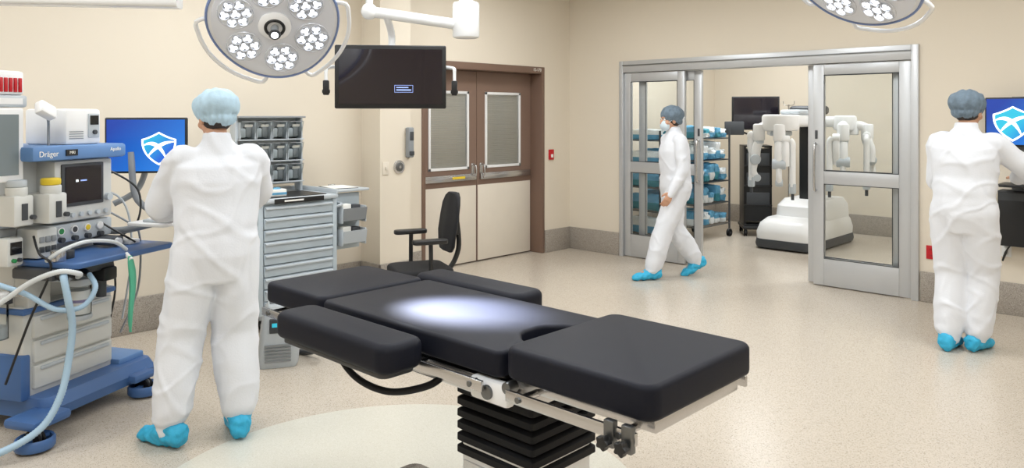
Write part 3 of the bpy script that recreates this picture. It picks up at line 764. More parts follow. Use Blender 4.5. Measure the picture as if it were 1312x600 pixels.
BR = thing('bin_rack', 'rack of clear grey tilt bins standing on the supply cart', 'storage bins', (-5.62, 3.12, .985), 90)
g = G(); g.bx(-.29, .29, .06, .08, .06, .60, m_lgrey, .004)
for s in (-1, 1): g.bx(s*.28-.012, s*.28+.012, -.01, .08, 0, .60, m_lgrey, .004)
g.bx(-.29, .29, -.06, .08, .595, .61, m_grey, .003)
for zz in (.08, .25, .42): g.bx(-.28, .28, -.05, .07, zz, zz+.008, m_lgrey)
g.obj('rack_frame', BR)
g = G(); w = .128
g.rings([[(x, y, q) for y, q in ((.05, 0), (-.03, 0), (-.07, .14), (-.062, .14), (-.025, .01), (.05, .01))] for x in (0, w)], m_clear)
g.bx(0, .005, -.045, .05, .0, .13, m_lgrey); g.bx(w-.005, w, -.045, .05, .0, .13, m_lgrey)
g.rb((w/2, -.0565, .105), (w*.5, .004, .02), m_paper, (R(16), 0, 0)); g.bx(.012, w*.5, -.015, .05, .012, .085, m_lgrey, .01); g.bx(w*.52, w-.012, -.01, .05, .012, .10, m_grey, .01)
g.bx(.006, w-.006, -.07, -.060, .134, .140, m_grey, .002)
b0 = g.obj('bin', BR, 'clear tilt bin with white label', loc=(-.27, -.0, .09))
for r_ in range(3):
    for c_ in range(4):
        if r_ or c_: dup(b0, BR, loc=(-.27+.136*c_, 0, .09+.17*r_))

# ------------------------------------------------------------------ floor device
FD = thing('floor_unit', 'light grey portable floor unit with carry handle and black hose', 'medical unit', (-4.55, 2.58, 0), 62)
g = G()
g.rings([[(x+.10*z, y+(.05*z), z) for x, y in rrect(-.125*k, .125*k, -.13*k, .13*k, .03)] for z, k in ((0.0, .92), (.03, 1), (.22, .98), (.34, .90), (.38, .74))], m_lgrey)
g.obj('housing', FD)
g = G(); g.tube([(-.03, .01, .36), (-.03, .01, .42), (.04, .01, .44), (.11, .01, .42), (.11, .01, .36)], .013, m_grey, 12); g.obj('carry_handle', FD)
g = G(); g.bx(-.05, .10, -.125, -.09, .22, .31, m_dgrey, .005); g.bx(-.035, .01, -.128, -.123, .26, .285, m_logo_t); g.obj('control_panel', FD)
g = G()
for k in range(6): g.bx(-.08, .08, -.134, -.120, .04+.02*k, .05+.02*k, m_grey)
g.obj('vent', FD)
g = G(); g.tube([(.10, -.05, .2), (.2, -.1, .22), (.25, -.05, .08), (.18, .1, .02), (.05, .2, .02)], .018, m_dgrey, 10, 8); g.obj('hose', FD)

# ------------------------------------------------------------------ office chair
CH = thing('office_chair', 'black upholstered swivel chair with armrests behind the operating table', 'chair', (-4.66, 3.87, 0), -24)
g = G(); g.prism(rrect(-.23, .23, -.23, .22, .09), .36, .43, m_fabric, .025, 4); g.bx(-.12, .12, -.12, .12, .33, .36, m_black, .01); g.obj('seat', CH)
g = G(); rr = []
for z, hw, yy in ((.54, .14, .24), (.58, .19, .245), (.68, .215, .25), (.80, .22, .27), (.90, .205, .285), (.96, .16, .297), (.99, .09, .302)):
    rr.append([(hw*math.cos(a), yy+.030*math.sin(a)-.03*(1-abs(math.cos(a)))**.5-.035*abs(math.cos(a))**3, z) for a in [2*math.pi*i/24 for i in range(24)]])
g.rings(rr, m_fabric, bev=0); g.obj('backrest', CH, sm=60)
g = G(); g.tube([(0, .05, .35), (0, .22, .38), (0, .31, .54), (0, .30, .75)], .02, m_black, 10); g.bx(-.05, .05, .262, .305, .66, .82, m_black, .01); g.obj('back_support', CH)
for s in (-1, 1):
    g = G(); g.tube([(s*.20, .0, .35), (s*.28, .0, .38), (s*.285, .0, .56), (s*.28, 0, .64)], .017, m_black, 10)
    g.prism([(s*.28+x, y) for x, y in rrect(-.045, .045, -.14, .13, .035)], .64, .675, m_black, .01, 3); g.obj('armrest', CH)
g = G(); g.cyl((0, 0, .09), (0, 0, .34), .028, m_black); g.cyl((0, 0, .15), (0, 0, .27), .035, m_black); g.obj('gas_column', CH)
g = G(); g.cyl((0, 0, .07), (0, 0, .13), .04, m_black)
for i in range(5):
    a = R(72*i); g.tube([(0, 0, .11), (.15*math.cos(a), .15*math.sin(a), .10), (.29*math.cos(a), .29*math.sin(a), .075)], .02, m_black, 10)
g.obj('base', CH)
for i in range(5): caster(CH, .29*math.cos(R(72*i)), .29*math.sin(R(72*i)), .028, top=.08)

# ------------------------------------------------------------------ wall computer
WC = thing('wall_computer', 'black wall-mounted computer screen showing a shield emblem on blue', 'computer', (-1.30, WY, 1.55), 0)
screen_unit('monitor_panel', WC, .56, .385, m_black, m_scr_blue, (.06, -.17, 0), (0, 0, R(-4)), bez=.012, dep=.03, deco=lambda g: logo(g, -.085, -.01, .145, -.003))
g = G(); g.bx(-.06, .06, -.02, 0, -.9, -.0+.2, m_steeld, .004); g.tube([(0, -.01, 0), (.03, -.06, 0), (.06, -.14, 0)], .02, m_steeld); g.obj('wall_track', WC, 'grey wall track')
g = G(); g.bx(-.13, .25, -.16, -.02, -.98, -.54, m_black, .01); g.bx(-.12, .24, -.164, -.16, -.62, -.56, m_dgrey); g.obj('computer_case', WC, 'black computer case')
g = G(); g.bx(-.10, .45, -.38, -.08, -.50, -.48, m_black, .006); g.obj('keyboard_shelf', WC)
g = G(); g.tube([(-.06, -.05, -.98), (-.1, -.04, -1.05), (-.12, -.03, -1.12), (-.09, -.02, -1.03)], .006, m_black); g.obj('cable', WC)

# ------------------------------------------------------------------ storage room contents
SHZ = (.18, .46, .74, 1.02, 1.30)
def rack(x0, x1, y0, y1, lab):
    T = thing('wire_rack', lab, 'shelf', ((x0+x1)/2, (y0+y1)/2, 0)); hx = (x1-x0)/2; hy = (y1-y0)/2
    for sx in (-1, 1):
        for sy in (-1, 1):
            g = G(); g.cyl((sx*(hx-.015), sy*(hy-.015), .10), (sx*(hx-.015), sy*(hy-.015), 1.42), .013, m_dgrey, n=12); g.obj('post', T)
            caster(T, sx*(hx-.015), sy*(hy-.015), .05, top=.11)
    for z in SHZ:
        g = G()
        for sx in (-1, 1): g.cyl((sx*(hx-.015), -hy+.015, z), (sx*(hx-.015), hy-.015, z), .006, m_steeld, n=8)
        for sy in (-1, 1): g.cyl((-hx+.015, sy*(hy-.015), z), (hx-.015, sy*(hy-.015), z), .006, m_steeld, n=8)
        k = -hy+.04
        while k < hy-.03: g.cyl((-hx+.015, k, z+.004), (hx-.015, k, z+.004), .003, m_steeld, n=6); k += .05
        g.obj('shelf', T, 'wire shelf')
rack(-5.50, -4.95, 8.62, 9.42, 'dark wire rack on wheels holding wrapped blue and white packs')
rack(-5.50, -4.95, 7.72, 8.22, 'narrow dark wire rack on wheels beside the glass door')
meshes = []
for i, (m, m2, lab) in enumerate(((m_pack_b, m_pack_w, 'crumpled soft blue-wrapped supply pack'), (m_pack_w, m_pack_b, 'crumpled white-wrapped supply pack'), (m_pack_t, m_pack_b, 'crumpled teal-wrapped supply pack'),
                               (m_pack_w, m_pack_t, 'white pack with teal cover'))):
    for v_ in range(2):
        t = bmesh.new(); bmesh.ops.create_cube(t, size=1); bmesh.ops.subdivide_edges(t, edges=t.edges, cuts=7, use_grid_fill=True)
        for v in t.verts:
            c = v.co; rr = max(abs(c.x), abs(c.y), abs(c.z))*2
            v.co = c.lerp(c.normalized()*.62*rr, .38)
            nn = noise.noise(v.co*4+V((i*5, v_*3, 0))); v.co *= 1+nn*.22
            v.co = V((max(-.215, min(.23, v.co.x*.44)), max(-.066, min(.066, v.co.y*.118)), (v.co.z+.5)*.19))
        zmin = min(v.co.z for v in t.verts)
        for v in t.verts: v.co.z = max(0, v.co.z-zmin-.006)
        g = G(); g.add(t, m)
        for f in g.bm.faces:
            if f.calc_center_median().z > .11:
                if m2 not in g.mats: g.mats.append(m2)
                f.material_index = 1
        o = g.obj('supply_pack', sm=60); meshes.append((o.data, lab)); bpy.data.objects.remove(o)
for y0, nk in ((8.62, 5), (7.72, 3)):
    for z in SHZ:
        for k in range(nk):
            j = random.choice((0, 1, 2, 3, 0, 1))
            me, lab = meshes[j*2+random.randint(0, 1)]
            o = bpy.data.objects.new('supply_pack', me); COL.objects.link(o)
            o['label'] = lab+' on a wire rack'; o['category'] = 'supply pack'; o['group'] = 'wrapped packs on the wire racks'
            o.location = (-5.215+random.uniform(-.01, .01), y0+.105+k*.1475, z+.0075); o.scale = (1, 1, random.uniform(.6, 1.15) if z < 1.2 else random.uniform(.5, .8)); o.rotation_euler = (0, 0, random.choice((0, math.pi)))

VC = thing('vision_cart', 'black equipment tower with a flat monitor on top', 'equipment cart', (-4.80, 9.82, 0), 35)
g = G(); g.bx(-.20, .20, -.25, .25, .09, .14, m_black, .02); g.bx(-.18, -.15, -.2, .22, .14, 1.2, m_black, .008); g.bx(.15, .18, -.2, .22, .14, 1.2, m_black, .008)
for z in (.14, .40, .66, .92, 1.18): g.bx(-.18, .18, -.22, .22, z, z+.02, m_black, .005)
g.bx(-.17, .17, -.20, .20, .2, 1.15, m_black)
g.obj('tower_frame', VC)
for z in (.42, .68, .94):
    g = G(); g.bx(-.145, .145, -.215, -.19, z, z+.16, m_dgrey, .005); g.obj('electronics_box', VC)
for x in (-.16, .16):
    for y in (-.2, .2): caster(VC, x, y, .045, top=.1)
g = G(); g.tube([(0, .1, 1.19), (0, .1, 1.35), (0, .04, 1.60)], .025, m_black); g.obj('monitor_post', VC)
screen_unit('monitor_panel', VC, .62, .45, m_black, m_screen, (0.0, -.02, 1.63), bez=.02)
g = G(); g.bx(-.42, -.17, -.16, -.10, 1.34, 1.52, m_dgrey, .01); g.tube([(-.25, -.1, 1.4), (-.1, .05, 1.35), (0, .1, 1.3)], .012, m_black); g.obj('side_screen', VC, 'small black touch screen')
IV = thing('iv_pole', 'thin steel pole on a wheeled base in the storage room', 'pole', (-4.62, 10.46, 0))
g = G(); g.cyl((0, 0, .06), (0, 0, 1.75), .011, m_steel, n=12); g.tube([(-.08, 0, 1.80), (-.07, 0, 1.75), (0, 0, 1.74), (.07, 0, 1.75), (.08, 0, 1.80)], .005, m_steel); g.obj('pole', IV)
g = G()
for i in range(5): g.tube([(0, 0, .09), (.22*math.cos(R(72*i)), .22*math.sin(R(72*i)), .06)], .012, m_steel, 8, 1)
g.cyl((0, 0, .06), (0, 0, .12), .03, m_steel); g.obj('base', IV)
for i in range(5): caster(IV, .22*math.cos(R(72*i)), .22*math.sin(R(72*i)), .025, top=.07)

# surgical robot patient cart
RB = thing('surgical_robot', 'white and grey surgical robot cart with folded hanging arms', 'surgical robot', (-3.965, 9.3, 0))
def rr_(x0, x1, y0, y1, r, z): return [(x, y, z) for x, y in rrect(x0, x1, y0, y1, r)]
g = G(); g.rings([rr_(-.36, .36, -.52, .85, .12, .02), rr_(-.37, .37, -.53, .86, .12, .06), rr_(-.36, .36, -.52, .85, .12, .12)], m_dgrey); g.obj('base_skirt', RB, 'dark base skirt')
g = G(); g.rings([rr_(-.355, .355, -.515, .85, .12, .12), rr_(-.36, .36, -.52, .85, .12, .20), rr_(-.34, .34, -.48, .84, .14, .30), rr_(-.29, .29, -.38, .82, .14, .36)], m_white)
g.rings([rr_(-.32, .32, -.10, .85, .14, .28), rr_(-.31, .31, -.06, .84, .14, .48), rr_(-.26, .26, .04, .80, .12, .56)], m_white); g.obj('base', RB, 'rounded white base')
for x in (-.3, .3):
    for y in (-.42, .75):
        g = G(); g.cyl((x-.03, y, .045), (x+.03, y, .045), .045, m_rub); g.obj('caster', RB)
g = G(); g.prism(rrect(-.10, .10, .18, .46, .04), .55, 1.46, m_black, .01); g.bx(-.12, .12, .25, .50, .55, .95, m_dgrey, .03); g.obj('column', RB, 'black lifting column')
g = G(); g.bx(-.14, .14, -.55, .50, 1.46, 1.61, m_white, .05, 4); g.cyl((0, -.55, 1.42), (0, -.55, 1.61), .21, m_white, bev=.03); g.cyl((0, -.55, 1.36), (0, -.55, 1.42), .13, m_lgrey, bev=.02)
g.bx(-.08, .58, -.04, .14, 1.46, 1.59, m_white, .05, 4); g.cyl((.52, .05, 1.42), (.52, .05, 1.60), .13, m_white, bev=.03)
g.obj('boom', RB, 'white horizontal boom')
g = G(); g.bx(-.20, .20, .12, .42, 1.61, 1.72, m_dgrey, .04, 3); g.bx(-.13, .13, -.30, .0, 1.61, 1.67, m_lgrey, .03, 3); g.obj('control_housing', RB, 'dark grey top housing')
def rarm(c, ang, reach, tilt, drop=0, side=1):
    g = G(); c = V(c); a = R(ang); d = V((math.cos(a), math.sin(a), 0)); up = V((0, 0, 1)); s = d.cross(up)*side
    p1 = c+d*.08; p2 = c+d*reach
    g.cyl(p1-up*.05, p1+up*.09, .07, m_white, bev=.015)
    g.tube([p1+up*.05, (p1+p2)/2+up*.06, p2+up*.02], .055, m_white, 14)
    g.cyl(p2-up*.12, p2+up*.08, .068, m_white, bev=.02); g.cyl(p2-up*.12, p2-up*.15, .055, m_lgrey)
    e = p2-up*(.34+drop)+d*.04
    g.tube([p2-up*.12, p2-up*.22+d*.03, e], .052, m_white, 14); g.cyl(e-s*.075, e+s*.075, .062, m_lgrey, bev=.014)
    # link folded back upwards beside the first one
    k0 = e+s*.075-up*.02; k1 = k0+up*.30+d*tilt
    g.tube([k0, (k0+k1)/2+d*.03, k1], .040, m_white, 14); g.cyl(k1-s*.04, k1+s*.04, .050, m_white, bev=.012)
    # instrument carriage hanging straight down
    f = k1-up*.12+s*.07; h = f-up*.42
    g.tube([k1+s*.04, k1+s*.07-up*.04, f], .034, m_white, 12)
    g.tube([f, h], .034, m_white, 14, 1); g.bx(h.x-.035, h.x+.035, h.y-.03, h.y+.03, h.z-.08, h.z+.04, m_lgrey, .012); g.cyl(h-up*.08, h-up*.15, .018, m_dgrey)
    g.tube([e-up*.03, e-up*.14+d*.02, e-up*.22-d*.02], .034, m_white, 12); g.cyl(e-up*.22-d*.02-s*.04, e-up*.22-d*.02+s*.04, .042, m_lgrey, bev=.01)
    g.obj('robot_arm', RB, 'bulky white robot arm folded downwards')
rarm((0, -.55, 1.42), 205, .24, .05, 0, 1); rarm((0, -.55, 1.42), 290, .17, -.03, .04, -1); rarm((.50, .05, 1.42), 290, .20, .05, .02, 1); rarm((.52, .05, 1.42), 20, .24, -.05, 0, 1)

# ------------------------------------------------------------------ people
def ik(a, b, l1, l2, pole):
    a = V(a); b = V(b); d = b-a; L_ = min(d.length, (l1+l2)*.999); u = d.normalized()
    x = (l1*l1-l2*l2+L_*L_)/(2*L_); h = math.sqrt(max(l1*l1-x*x, 0))
    p = V(pole); p = (p-u*p.dot(u)).normalized()
    return a+u*x+p*h
def ball(bm, c, r, sc=(1, 1, 1), rot=None):
    M = Matrix.Translation(c)
    if rot is not None: M = M @ rot
    bmesh.ops.create_uvsphere(bm, u_segments=16, v_segments=10, radius=r, matrix=M @ Matrix.Diagonal((*sc, 1)))
def limb(bm, pts, rad, n=16, sub=5):
    P = crom(pts, sub); rr = crom([V((r, 0, 0)) for r in rad], sub); rr = [v.x for v in rr]
    if len(P) != len(rr): rr = [rad[0]+(rad[-1]-rad[0])*i/(len(P)-1) for i in range(len(P))]
    tube_bm(bm, P, rr, n); ball(bm, P[0], rr[0]); ball(bm, P[-1], rr[-1])
def eloft(bm, rings, n=28):
    rs = []
    for c, sx, sy, rx, ry in rings:
        rs.append([V(c)+sx*rx*math.cos(2*math.pi*i/n)+sy*ry*math.sin(2*math.pi*i/n) for i in range(n)])
    add_rings(bm, rs)
def remesh(bm, vox, smooth, name, mat, parent, disp=None, label=None):
    bmesh.ops.recalc_face_normals(bm, faces=bm.faces)
    me = bpy.data.meshes.new(name); bm.to_mesh(me); bm.free()
    o = bpy.data.objects.new(name, me); COL.objects.link(o)
    md = o.modifiers.new('r', 'REMESH'); md.mode = 'VOXEL'; md.voxel_size = vox
    if smooth: ms = o.modifiers.new('s', 'SMOOTH'); ms.factor = .5; ms.iterations = smooth
    dg = bpy.context.evaluated_depsgraph_get(); dg.update()
    m2 = bpy.data.meshes.new_from_object(o.evaluated_get(dg)); o.modifiers.clear(); o.data = m2; bpy.data.meshes.remove(me)
    m2.materials.clear(); m2.materials.append(mat); m2.name = name
    if disp:
        nn = [v.normal.copy() for v in m2.vertices]
        for v, q in zip(m2.vertices, nn): v.co = v.co+q*disp(v.co)
    for p in m2.polygons: p.use_smooth = True
    o.parent = parent
    if label: o['label'] = label
    return o
def fold(seed, H, amp=1):
    off = V((seed*3.7, seed*1.3, seed*5.1))
    def ridge(v, k): return max(0, 1-abs(noise.noise(v))*k)
    def f(p):
        q = p+off
        low = max(0, min(1, (1.45-p.z)*3))
        d = noise.noise(V((q.x*3.5, q.y*3.5, q.z*1.6)))*.010
        d += noise.noise(V((q.x*13, q.y*13, q.z*1.8)))*.009*low                     # long hanging folds
        d += ridge(V((q.x*3.2+q.z*2.0, q.y*3.2, q.z*3.4)), 7)*.007                  # crisp diagonal creases
        d += ridge(V((q.x*4.5-q.z*3.0, q.y*4.5+q.z*2, q.z*3.6+9)), 8)*.006
        if p.z < .34: d += math.sin(p.z*62+noise.noise(q*5)*6)*.004*(1-p.z/.34)
        wz = (p.z/H-.60)/.018
        d -= math.exp(-wz*wz)*.006
        return d*amp
    return f

def person(loc, rz, H, ank, toe, wr, pole, lean=.0, cap=m_cap, label='', seed=1, mask=False, head_tilt=0, head_yaw=0, twist=0, heel=(0, 0), hdir=None, sway=0, bulk=1.0, amp=1.0):
    T = thing('person', label, 'person', loc, rz)
    s = H/1.75
    X = V((1, 0, 0)); Y = V((0, 1, 0)); Z = V((0, 0, 1))
    pel = V((0, 0, .97*s)); chest = V((sway*.6, lean*.6, 1.30*s)); nb = V((sway, lean, 1.475*s)); hd = V((sway, lean*1.35+.025, 1.618*s))
    tw = Matrix.Rotation(R(twist), 3, 'Z'); sx = tw @ X; sy = tw @ Y
    SHD = {-1: nb-sx*.170*s-Z*.065*s, 1: nb+sx*.170*s-Z*.065*s}
    HIP = {-1: pel-X*.09*s-Z*.04, 1: pel+X*.09*s-Z*.04}
    KN = {}; AN = {}; EL = {}; WR_ = {}
    for i, k in enumerate((-1, 1)):
        AN[k] = V(ank[i]); KN[k] = ik(HIP[k], AN[k], .43*s, .425*s, (k*.06, 1, 0)); WR_[k] = V(wr[i])
        EL[k] = ik(SHD[k], WR_[k], .29*s, .26*s, pole[i])
    HR = Euler((R(head_tilt), 0, R(head_yaw))).to_matrix().to_4x4(); HM = Matrix.Translation(hd) @ HR @ Matrix.Scale(s, 4)
    bm = bmesh.new()
    eloft(bm, [(pel-Z*.10*s, X, Y, .13*s, .09*s), (pel, X, Y, .165*s, .115*s), (pel+Z*.11*s, X, Y, .145*s, .10*s), (chest-Z*.06*s, sx, sy, .15*s, .11*s), (chest+Z*.04*s, sx, sy, .165*s, .115*s), (nb-Z*.05*s, sx, sy, .14*s, .07*s), (nb, sx, sy, .06*s, .055*s)])
    limb(bm, [nb-Z*.06, nb.lerp(hd, .35), hd-Z*.04*s], [.07*s, .055*s, .052*s])
    for k in (-1, 1):
        limb(bm, [nb-Z*.07*s+sx*k*.06, SHD[k], SHD[k].lerp(EL[k], .5), EL[k], EL[k].lerp(WR_[k], .35), WR_[k]], [.05*s, .052*s, .044*s, .038*s, .036*s, .025*s])
        limb(bm, [HIP[k], HIP[k].lerp(KN[k], .5), KN[k], KN[k].lerp(AN[k], .35), AN[k]], [.088*s, .072*s, .054*s, .052*s, .036*s])
        ta = V((math.sin(R(toe[0 if k < 0 else 1])), math.cos(R(toe[0 if k < 0 else 1])), 0)); hl = R(heel[0 if k < 0 else 1])
        fw = ta*math.cos(hl)-Z*math.sin(hl)
        tip = AN[k]+fw*.15*s-(ta*math.sin(hl)+Z*math.cos(hl))*.05*s
        limb(bm, [AN[k]-fw*.02-Z*.01, AN[k].lerp(tip, .5), tip], [.036*s, .032*s, .022*s])
        fd = (WR_[k]-EL[k]).normalized() if hdir is None else V(hdir[0 if k < 0 else 1]).normalized()
        pn = -Z if abs(fd.z) < .75 else -X*k
        pn = (pn-fd*pn.dot(fd)).normalized(); sd = fd.cross(pn).normalized()
        if abs(fd.z) < .75:
            if sd.dot(X)*k > 0: sd = -sd
        elif sd.dot(Y) < 0: sd = -sd
        w = WR_[k]
        eloft(bm, [(w-fd*.01, sd, pn, .024, .018), (w+fd*.03, sd, pn, .034, .015), (w+fd*.065, sd, pn, .041, .014), (w+fd*.09, sd, pn, .041, .012)], 16)
        for off, ln in ((.030, .072), (.010, .080), (-.010, .076), (-.030, .060)):
            b = w+fd*.082+sd*off; d = fd.copy(); P = [b]
            for j, fr in enumerate((.45, .32, .23)):
                ang = R(18+16*j); d = (fd*math.cos(ang)+pn*math.sin(ang)).normalized(); P.append(P[-1]+d*ln*fr)
            limb(bm, P, [.0095, .009, .0085, .0075], 10, 2)
        b = w+fd*.022+sd*.024; limb(bm, [b, b+(fd*.6+sd*.8).normalized()*.035, b+(fd*.6+sd*.8).normalized()*.035+(fd*.85+sd*.3+pn*.2).normalized()*.032], [.013, .011, .009], 10, 2)
    def hb(c, r, sc):
        bmesh.ops.create_uvsphere(bm, u_segments=20, v_segments=14, radius=r, matrix=HM @ Matrix.Translation(c) @ Matrix.Diagonal((*sc, 1)))
    hb((0, -.012, .03), .1, (.78, .96, .92)); hb((0, .02, -.035), .1, (.60, .70, .82)); hb((0, .035, -.085), .035, (.9, .9, .7))
    hb((0, .097, -.015), .015, (.8, 1.3, 1.9)); hb((0, .104, -.03), .014, (1.1, 1, .8)); hb((0, .083, -.062), .02, (1.3, .6, .5))
    hb((0, .075, .035), .05, (1.1, .45, .3))
    for k in (-1, 1): hb((k*.077, -.005, -.01), .03, (.35, .65, 1.05)); hb((k*.04, .06, -.025), .03, (1, .8, .8))
    remesh(bm, .0065, 1, 'body', m_skin, T)
    for k in (-1, 1):
        g = G(); c = HM @ V((k*.031, .079, .012)); f = (HM @ V((k*.031, .0905, .012))); g.sph(c, .012, m_eyew); g.sph(f, .005, m_iris); g.obj('eye', T)
    g = G(); t = bmesh.new(); bmesh.ops.create_uvsphere(t, u_segments=14, v_segments=8, radius=.02, matrix=HM @ Matrix.Translation((0, .0845, -.062)) @ Matrix.Diagonal((1.1, .6, .33, 1))); g.add(t, m_lip); g.obj('mouth', T)
    t = bmesh.new(); bmesh.ops.create_uvsphere(t, u_segments=28, v_segments=18, radius=.1, matrix=HM @ Matrix.Translation((0, -.024, .022)) @ Matrix.Diagonal((.82, .93, 1.0, 1)))
    bmesh.ops.delete(t, geom=[v for v in t.verts if (HM.inverted() @ v.co).y > .04 or (HM.inverted() @ v.co).z < -.065], context='VERTS')
    g = G(); g.add(t, m_hair); g.obj('hair', T, 'short dark hair')
    bm = bmesh.new()
    bmesh.ops.create_uvsphere(bm, u_segments=56, v_segments=36, radius=.1, matrix=Matrix.Translation((0, -.024, .058)) @ Matrix.Diagonal((1.15, 1.22, .93, 1)))
    bmesh.ops.create_uvsphere(bm, u_segments=40, v_segments=24, radius=.1, matrix=Matrix.Translation((0, -.022, .015)) @ Matrix.Rotation(R(24), 4, 'X') @ Matrix.Diagonal((.93, 1.06, .60, 1)))
    def cd(p):
        return noise.noise(V((p.x*30, p.y*30, p.z*14))+V((seed, 0, 0)))*.010+math.sin(math.atan2(p.x, p.y)*26)*.003*max(0, 1-abs(p.z+.01)/.06)
    oc = remesh(bm, .005, 2, 'bouffant_cap', cap, T, cd, 'gathered disposable bouffant cap'); oc.matrix_local = HM
    if mask:
        t = bmesh.new(); bmesh.ops.create_uvsphere(t, u_segments=20, v_segments=14, radius=.06, matrix=HM @ Matrix.Translation((0, .062, -.05)) @ Matrix.Diagonal((1.05, .92, .98, 1)))
        g = G(); g.add(t, m_mask)
        for k in (-1, 1): g.tube([HM @ V((k*.055, .06, -.03)), HM @ V((k*.078, .02, -.0)), HM @ V((k*.085, -.01, .02))], .0025, m_mask, 6)
        g.obj('face_mask', T, 'pale blue face mask')
    B = s*bulk
    bm = bmesh.new()
    eloft(bm, [(pel-Z*.17*s, X, Y, .15*B, .12*B), (pel-Z*.04*s, X, Y, .190*B, .150*B), (pel+Z*.09*s, X, Y, .188*B, .145*B), (chest-Z*.12*s, sx, sy, .190*B, .145*B), (chest+Z*.0*s, sx, sy, .198*B, .145*B), (chest+Z*.075*s, sx, sy, .196*B, .125*B), (nb-Z*.045*s, sx, sy, .160*s, .095*s), (nb-Z*.005*s, sx, sy, .10*s, .085*s), (nb+Z*.03*s, sx, sy, .074*s, .074*s), (nb+Z*.072*s+Y*.008, sx, sy, .067*s, .069*s)], 40)
    for k in (-1, 1):
        a = SHD[k]; e = EL[k]; w = WR_[k]
        limb(bm, [nb-Z*.09*s+sx*k*.08, a, a.lerp(e, .5), e, e.lerp(w, .5), e.lerp(w, .95), e.lerp(w, 1.08)], [.070*s, .070*s, .070*B, .067*B, .060*B, .048*s, .035*s], 20)
        h = HIP[k]; kn = KN[k]; an = AN[k]
        limb(bm, [h+Z*.02, h.lerp(kn, .35), h.lerp(kn, .75), kn, kn.lerp(an, .45), kn.lerp(an, .85), kn.lerp(an, 1.0)], [.118*B, .114*B, .104*B, .100*B, .096*B, .084*B, .062*s], 24)
    remesh(bm, .0095, 5, 'coverall', m_suit, T, fold(seed, H, amp), 'loose white disposable coverall')
    for i, k in enumerate((-1, 1)):
        bm = bmesh.new(); ta = V((math.sin(R(toe[i])), math.cos(R(toe[i])), 0)); si = V((ta.y, -ta.x, 0)); hl = R(heel[i])
        fw = ta*math.cos(hl)-Z*math.sin(hl); up = ta*math.sin(hl)+Z*math.cos(hl); a = AN[k]-up*.09*s
        rs = []
        for u, w_, hh, z0 in ((-.095, .028, .06, .03), (-.08, .048, .11, .006), (-.02, .055, .14, 0), (.04, .058, .115, 0), (.10, .060, .09, 0), (.155, .056, .072, 0), (.195, .040, .052, .004), (.215, .018, .03, .01)):
            c = a+fw*u*s+up*(z0+hh/2)*s
            rs.append([c+(si*w_*math.cos(2*math.pi*j/20)+up*hh/2*math.sin(2*math.pi*j/20))*s for j in range(20)])
        add_rings(bm, rs); leg = (KN[k]-AN[k]).normalized(); ball(bm, AN[k]+leg*.01, .060*s, (1, 1, .85)); tube_bm(bm, [AN[k]-leg*.03, AN[k]+leg*.06*s], [.054*s, .062*s], 18)
        o = remesh(bm, .006, 2, 'shoe_cover', m_shoe, T, lambda p: noise.noise(p*34)*.009+noise.noise(p*14)*.006, 'loose crinkled blue shoe cover')
        for v in o.data.vertices:
            if v.co.z < .004: v.co.z = .001
    return T

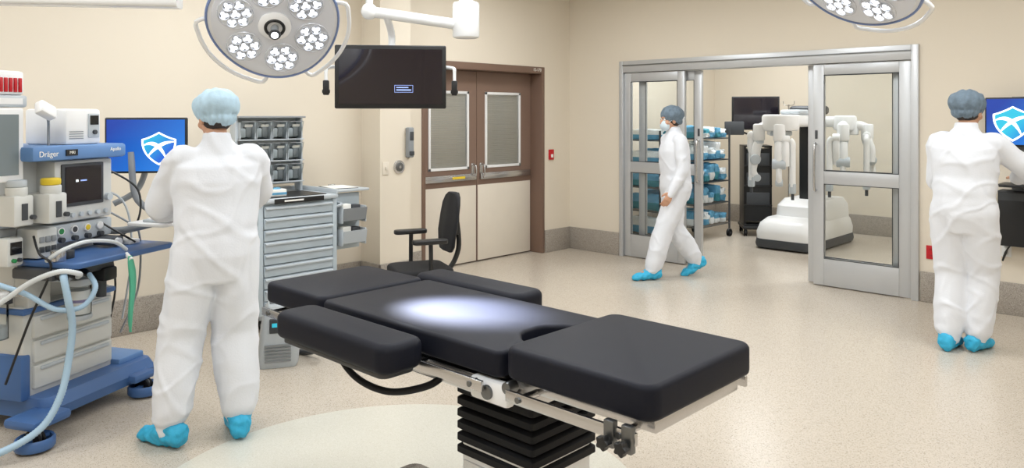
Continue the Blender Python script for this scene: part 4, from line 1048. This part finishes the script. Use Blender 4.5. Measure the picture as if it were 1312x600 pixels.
person((-3.745, 1.785, 0), 74, 1.715, ((-.215, -.03, .09), (.10, -.06, .09)), (-32, 4), ((-.17, .40, 1.07), (.15, .42, 1.07)), ((-.55, -.5, -.6), (1, -.2, -.3)),
       lean=.03, label='person in white coverall and pale blue cap at a keyboard', seed=1, head_tilt=-10, head_yaw=14, hdir=((.05, 1, -.1), (-.05, 1, -.1)), sway=.01, bulk=1.10, amp=.95)
person((-4.09, 6.65, 0), 146, 1.68, ((-.06, .27, .09), (.06, -.25, .14)), (0, 0), ((-.21, .14, .86), (.23, -.02, .84)), ((-.3, -1, 0), (.3, -1, 0)),
       lean=.02, cap=m_cap2, label='masked person in white coverall and grey cap walking', seed=5, mask=True, heel=(0, 26), head_tilt=-4, bulk=1.02, amp=.8)
person((-1.40, 5.95, 0), -4, 1.755, ((-.075, -.06, .09), (.065, .04, .09)), (-4, 6), ((-.10, .36, 1.12), (.20, .42, 1.16)), ((-.40, -.7, -.6), (1, -.3, -.4)),
       lean=.05, cap=m_cap2, label='person in white coverall and grey-blue cap with arms bent forward', seed=9, head_tilt=-8, head_yaw=-6, hdir=((.1, 1, 0), (-.1, 1, 0)), bulk=1.04, amp=.9)

# ------------------------------------------------------------------ lights
def area(loc, sx, sy, p, rot=(0, 0, 0), col=(.935, .97, 1)):
    l = bpy.data.lights.new('ceiling_panel_light', 'AREA'); l.shape = 'RECTANGLE'; l.size = sx; l.size_y = sy; l.energy = p; l.color = col
    o = bpy.data.objects.new('ceiling_panel_light', l); COL.objects.link(o); o.location = loc; o.rotation_euler = rot
    return o
for x, p in ((-4.6, 34), (-2.6, 29), (-.6, 25), (1.2, 19)):
    for y in (0, 2.6, 5.2): area((x, y, 3.06), .6, 1.2, p)
area((-4.6, 9, 3.06), .6, 1.2, 58); area((-2.2, 9, 3.06), .6, 1.2, 48)
def spot(loc, tgt, p, ang, col=(.86, .90, 1), r=.06):
    l = bpy.data.lights.new('surgical_beam', 'SPOT'); l.energy = p; l.spot_size = R(ang); l.spot_blend = 1; l.shadow_soft_size = r; l.color = col
    o = bpy.data.objects.new('surgical_beam', l); COL.objects.link(o); o.location = loc
    o.rotation_euler = (V(tgt)-V(loc)).to_track_quat('-Z', 'Y').to_euler()
spot(V((-3.10, 1.746, 2.0))+LN*.16, (-2.06, 1.90, .9), 4600, 19)
w = bpy.data.worlds.new('world'); bpy.context.scene.world = w; w.use_nodes = True
w.node_tree.nodes['Background'].inputs[0].default_value = (1, 1, 1, 1); w.node_tree.nodes['Background'].inputs[1].default_value = .3

# ------------------------------------------------------------------ camera
cd_ = bpy.data.cameras.new('camera'); cam = bpy.data.objects.new('camera', cd_); COL.objects.link(cam)
cam.location = (0, 0, 1.6); cam.rotation_euler = (R(90), 0, R(43.54))
cd_.sensor_width = 36; cd_.lens = 36*990/1312; cd_.shift_y = -152/1312; cd_.clip_start = .05
bpy.context.scene.camera = cam
bpy.context.scene.view_settings.view_transform = 'Standard'
bpy.context.scene.view_settings.look = 'None'
